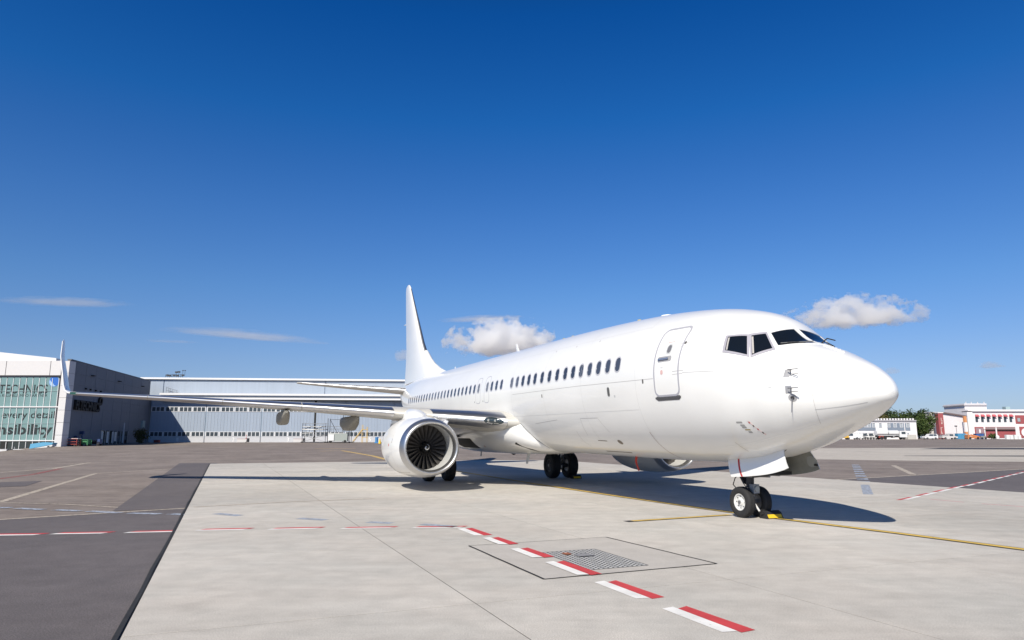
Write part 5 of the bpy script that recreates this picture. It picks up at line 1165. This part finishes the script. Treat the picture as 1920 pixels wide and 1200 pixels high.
for u,lab,fl_ in ((1597,'white van beside the yellow trailer, nearest to the nose of the jet',True),(1617,'white van second from the yellow trailer in the row of vans',False),(1628,'white van third from the yellow trailer in the row of vans',False),(1638,'white van right behind the tail of the fuel tanker',False)):
    vehicle('parked_van',u,233 if u!=1597 else 230,van,1.9,((-1.4,.36),(1.4,.36)),CARW,lab,'van',[[(-.1,1.2),(1.5,1.2),(1.1,1.85),(-.1,1.88)]] if u<1630 else [[(.2,1.2),(1.5,1.2),(1.1,1.85),(.2,1.88)]],fl_,None,'vans parked before the office block')
t=empty('yellow_trailer',at(1581,229)); tag(t,'low yellow trailer just under the nose of the jet','trailer'); MB().prism([(-1.8,.45),(1.5,.45),(1.6,1.25),(-1.2,1.0)],-.8,.8,mat('trailer_yellow',(.60,.36,.05),.5),'y').build('bed',t)
for x in (-1,1): MB().tube((x,-.85,.3),(x,-.7,.3),.3,RUB,n=14).build('wheel',t)
# fuel tanker
t=empty('fuel_tanker',at(1671,228)); tag(t,'long white fuel tanker parked before the office block','tanker')
mb=MB()
P=[]
V=[];n=20
for x,k in ((-4.9,.9),(-4.75,1),(2.0,1),(2.15,.9)):
    V+=[(x,math.copysign(abs(math.sin(a))**.75,math.sin(a))*1.2*k,2.15+math.copysign(abs(math.cos(a))**.75,math.cos(a))*.80*k) for a in np.linspace(0,2*PI,n,endpoint=False)]
mb.add(V,[(r*n+k,r*n+(k+1)%n,(r+1)*n+(k+1)%n,(r+1)*n+k) for r in range(3) for k in range(n)]+[tuple(range(n)),tuple(reversed(range(3*n,4*n)))],CARW); mb.build('tank',t)
c=MB().prism([(2.3,.7),(4.7,.7),(4.75,1.5),(4.5,2.6),(2.3,2.7)],-1.15,1.15,CARW,'y').build('cab',t)
MB().box(2.9,4.2,-1.17,-1.155,1.7,2.45,GLS).build('side_window',c); MB().box(4.62,4.72,-1.0,1.0,1.65,2.4,GLS).build('windscreen',c)
MB().box(-4.9,4.5,-.5,.5,.65,1.2,DSTEEL).build('chassis',t); MB().box(-4.4,-3.0,-1.1,-.6,.5,1.2,RACKR).build('hose_locker',t); MB().box(-.4,.7,-1.1,-.6,.5,1.15,DSTEEL).build('side_locker',t); MB().box(-4.9,2.1,-1.15,-1.1,1.25,1.4,GREYP).build('side_rail',t)
for x in (-3.6,-2.4,3.6):
    for s_ in (-1,1): MB().tube((x,s_*.8,.5),(x,s_*1.12,.5),.5,RUB,n=18).build('wheel',t)
put_text('tank_number','2',DSTEEL,t,-1.1,1.75,-1.225,.5,.75,.01); put_text('skirt_number','5',WHT,t,.55,.60,-1.13,.45,.5,.01)
# odds and ends along the far edge
t=empty('container',at(1801,238)); tag(t,'blue container at the foot of the pale annex wall','container'); MB().box(-1.3,1.3,-.8,.8,.1,1.95,mat('container_blue',(.07,.27,.46),.5)).build('body',t); MB().box(1.32,2.1,-.7,.7,.1,1.7,mat('container_pale',(.35,.45,.5),.5)).build('end_door',t)
for k in range(5): MB().box(-1.2+.5*k,-1.1+.5*k,-.86,-.8,.15,1.9,mat('container_rib',(.05,.2,.36),.5)).build('rib',t)
t=empty('boom_lift',at(1823,236)); tag(t,'orange boom lift lowered in front of the striped column','lift'); MB().prism([(-1.9,.3),(2.4,.3),(2.0,.75),(.6,1.0),(-1.0,.95),(-1.9,1.5)],-.9,.9,mat('lift_orange',(.52,.20,.07),.5),'y').build('base',t); mb=MB(); mb.tube((-1.3,0,1.4),(2.6,0,.9),.16,MATS['lift_orange'],n=8); mb.tube((2.6,0,.9),(-.4,0,1.6),.12,MATS['lift_orange'],n=8); mb.build('boom',t)
for x in (-1.2,1.4): MB().tube((x,-.95,.4),(x,-.7,.4),.4,RUB,n=14).build('wheel',t)
t=empty('skip',at(1836,240)); tag(t,'dark blue skip between the orange lift and the forklift','skip'); MB().prism([(-1.1,.1),(1.1,.1),(1.35,1.8),(-1.35,1.8)],-.8,.8,mat('skip_blue',(.03,.10,.32),.5),'y').build('tub',t); MB().box(-1.4,1.4,-.85,.85,1.8,1.9,MATS['skip_blue']).build('rim',t)
t=empty('forklift',at(1844,235)); tag(t,'grey forklift with raised mast in front of the red ground floor','forklift'); MB().box(-1.0,.6,-.5,.5,.4,1.1,mat('forklift_grey',(.25,.25,.23),.5)).build('body',t)
mb=MB(); 
for s_ in (-.35,.35): mb.tube((.75,s_,.1),(.75,s_,3.4),.07,STEEL,n=6)
mb.tube((.75,-.35,3.3),(.75,.35,3.3),.06,STEEL,n=6); mb.build('mast',t); mb=MB()
for a,b in ((-.8,-.4),(-.8,.4),(.4,-.4),(.4,.4)): mb.tube((a,b,1.1),(a*.8,b,2.1),.04,DSTEEL,n=6)
mb.box(-.7,.4,-.45,.45,2.1,2.16,DSTEEL); mb.build('overhead_guard',t)
for x in (-.7,.45): MB().tube((x,-.6,.35),(x,-.4,.35),.35,RUB,n=14).build('wheel',t)
plant('hedge_bush',at(1860,243),1.9,3.6,LF1,'green bush before the red ground floor wall','bush',None,21,500,.05,.22)
t=empty('bin',at(1871,238)); tag(t,'round white bin on a post base right of the green bush','bin'); MB().lathe([(0,.3),(.1,.5),(1.0,.55),(1.25,.4),(1.3,.01)],(0,0,0),WHT,'z',16).build('drum',t); MB().tube((0,.3,0),(0,.3,4.0),.22,WB,n=8).build('post',t)
for u,lab in ((1892,'left white block of the pair at the far right'),(1907,'right white block of the pair at the far right')):
    t=empty('barrier',at(u,238)); tag(t,lab,'barrier','white blocks along the far edge'); MB().prism([(-1.1,0),(1.2,0),(1.1,1.45),(-1.05,1.5)],-.5,.5,WHT,'y').build('block',t); MB().box(-.1,.25,-.52,-.5,.0,1.2,GREYP).build('slot',t)
t=empty('wire_fence',(0,0,0)); tag(t,'low grey wire fence running along the foot of the annex','fence'); mb=MB(); xa,xb=at(1756,246)[0],at(1812,246)[0]; zf=gz(160,246)
for k in range(15): x=xa+(xb-xa)*k/14; MB().tube((x,246,zf-.1),(x,246,zf+1.9),.05,STEEL,n=6).build('post',t)
for z in np.linspace(.2,1.85,7): mb.tube((xa,246,zf+z),(xb,246,zf+z),.022,STEEL,n=5)
mb.build('wires',t)
# trees
plant('round_tree',at(1735,249),8.6,10.4,LF1,'large round leafy tree standing between office block and beige wall','tree',None,31,3600,.12,.32)
for i,(u,Y,H_,W_,m,lab) in enumerate(((1650,275,10.2,11,LF3,'tree turning brown nearest to the nose above the office roof'),(1666,292,12.8,13,LF2,'dark tree behind the left half of the office roof'),(1681,300,13.0,13,LF2,'dark tree behind the middle of the office roof'),(1696,278,10.6,11,LF1,'greener tree behind the right half of the office roof'),(1710,296,12.6,12,LF2,'dark tree directly left of the round tree'),(1724,302,13.4,12,LF2,'tall dark tree above the round tree'),(1737,300,13.2,11,LF2,'dark tree against the edge of the beige wall'),(1636,298,12,12,LF2,'dark tree partly hidden by the nose of the jet'))):
    plant('forest_tree',at(u,Y),H_,W_,m,lab,'tree','trees behind the office block',40+i,2200,.12,.38)

# ------------------------------------------------------------------ clouds: real volumes a long way off
def cloud_mat(name,dens,seed,thr,flat=.0,nscale=2.0,amp=1.1,stretch=(1,1,1),base_z=0.,base_k=1.8):
    m=bpy.data.materials.new(name); m.use_nodes=True; t=m.node_tree; L=t.links.new
    for n in list(t.nodes):
        if n.type=='BSDF_PRINCIPLED': t.nodes.remove(n)
    out=t.nodes['Material Output']; pv=t.nodes.new('ShaderNodeVolumePrincipled'); pv.inputs['Color'].default_value=(.995,.995,.997,1); pv.inputs['Anisotropy'].default_value=.25
    tc=t.nodes.new('ShaderNodeTexCoord'); ln=t.nodes.new('ShaderNodeVectorMath'); ln.operation='LENGTH'
    sp=t.nodes.new('ShaderNodeSeparateXYZ'); cb=t.nodes.new('ShaderNodeCombineXYZ'); L(tc.outputs['Object'],sp.inputs[0])
    mn=t.nodes.new('ShaderNodeMath'); mn.operation='MINIMUM'; L(sp.outputs[2],mn.inputs[0]); mn.inputs[1].default_value=base_z
    ma=t.nodes.new('ShaderNodeMath'); ma.operation='MULTIPLY_ADD'; L(mn.outputs[0],ma.inputs[0]); ma.inputs[1].default_value=base_k; L(sp.outputs[2],ma.inputs[2])
    L(sp.outputs[0],cb.inputs[0]); L(sp.outputs[1],cb.inputs[1]); L(ma.outputs[0],cb.inputs[2]); L(cb.outputs[0],ln.inputs[0])
    ad=t.nodes.new('ShaderNodeMapping'); ad.inputs['Location'].default_value=(seed*3.1,seed*1.7,seed*.9); ad.inputs['Scale'].default_value=stretch; L(tc.outputs['Object'],ad.inputs[0])
    ns=t.nodes.new('ShaderNodeTexNoise'); ns.inputs['Scale'].default_value=nscale; ns.inputs['Detail'].default_value=6; ns.inputs['Roughness'].default_value=.64; L(ad.outputs[0],ns.inputs['Vector'])
    a=t.nodes.new('ShaderNodeMath'); a.operation='MULTIPLY_ADD'; L(ns.outputs[0],a.inputs[0]); a.inputs[1].default_value=amp*2; a.inputs[2].default_value=1-amp-thr
    b=t.nodes.new('ShaderNodeMath'); b.operation='SUBTRACT'; L(a.outputs[0],b.inputs[0]); L(ln.outputs['Value'],b.inputs[1])
    c=t.nodes.new('ShaderNodeMapRange'); c.inputs[1].default_value=0; c.inputs[2].default_value=.16 if not flat else flat; c.inputs[3].default_value=0; c.inputs[4].default_value=dens; L(b.outputs[0],c.inputs[0])
    L(c.outputs[0],pv.inputs['Density']); L(pv.outputs[0],out.inputs['Volume']); m.volume_intersection_method='FAST' if hasattr(m,'volume_intersection_method') else None
    return m
def cloud(u,v,Y,wpx,hpx,depth,m,label,group=None,name='cumulus_cloud',cat='cloud',cut=-1,roll=0):
    x,z=atY(u,v,Y); k=Y/FPX/CP
    bm=bmesh.new(); bmesh.ops.create_icosphere(bm,subdivisions=3,radius=1.0)
    for q in bm.verts:
        if q.co.z<cut: q.co.z=cut
    me=bpy.data.meshes.new(name); bm.to_mesh(me); bm.free(); me.materials.append(m)
    o=link(name,me,None,(x,Y,z),(0,roll,0)); o.scale=(wpx*k/2,depth,hpx*k/2); tag(o,label,cat,group); return o
cloud(942,652,1600,238,132,80,cloud_mat('cumulus_a',.06,8.2,.36,flat=.10,nscale=2.3,amp=1.75,stretch=(1.5,1,1),base_k=3.2),'white cumulus with a flat grey base just above the back of the jet','cumulus clouds',cut=-1)
cloud(1602,602,1700,306,112,75,cloud_mat('cumulus_b',.045,5.9,.38,flat=.12,nscale=2.3,amp=1.9,stretch=(2.0,1,1),base_k=3.2),'white cumulus trailing to the right above the nose of the jet','cumulus clouds',cut=-1,roll=R(-3))
cloud(757,670,1900,40,36,22,cloud_mat('cumulus_c',.022,7.7,.1,nscale=1.6),'small faint grey puff half hidden by the tail fin','cumulus clouds')
cloud(1858,687,2000,52,20,25,cloud_mat('cumulus_d',.016,2.2,.1,nscale=1.6),'tiny grey puff low in the sky at the far right','cumulus clouds')
cloud(1673,698,2000,36,20,20,cloud_mat('cumulus_e',.012,5.2,.1,nscale=1.6),'tiny faint puff just above the tip of the nose','cumulus clouds')
wm=lambda i,d,st: cloud_mat('wisp_%d'%i,d,i*1.9+.4,.05,flat=.8,nscale=2.2,amp=.9,stretch=st)
cloud(455,631,2600,330,30,60,wm(1,0.0135,(1.2,1,.8)),'long thin white streak of cloud above the old hangar','thin streaks of cloud','wisp_cloud',cut=-1,roll=R(4.5))
cloud(122,569,2600,290,26,60,wm(2,0.0108,(1.2,1,.8)),'thin white streak of cloud at the far left of the sky','thin streaks of cloud','wisp_cloud',cut=-1,roll=R(2))
cloud(900,599,2600,170,16,50,wm(3,0.022,(1.2,1,.8)),'short thin streak of cloud right above the larger cumulus','thin streaks of cloud','wisp_cloud',cut=-1,roll=R(-3))
cloud(320,641,2600,120,9,40,wm(4,0.0072,(1.2,1,.8)),'very faint short streak below the long one','thin streaks of cloud','wisp_cloud',cut=-1,roll=R(2))
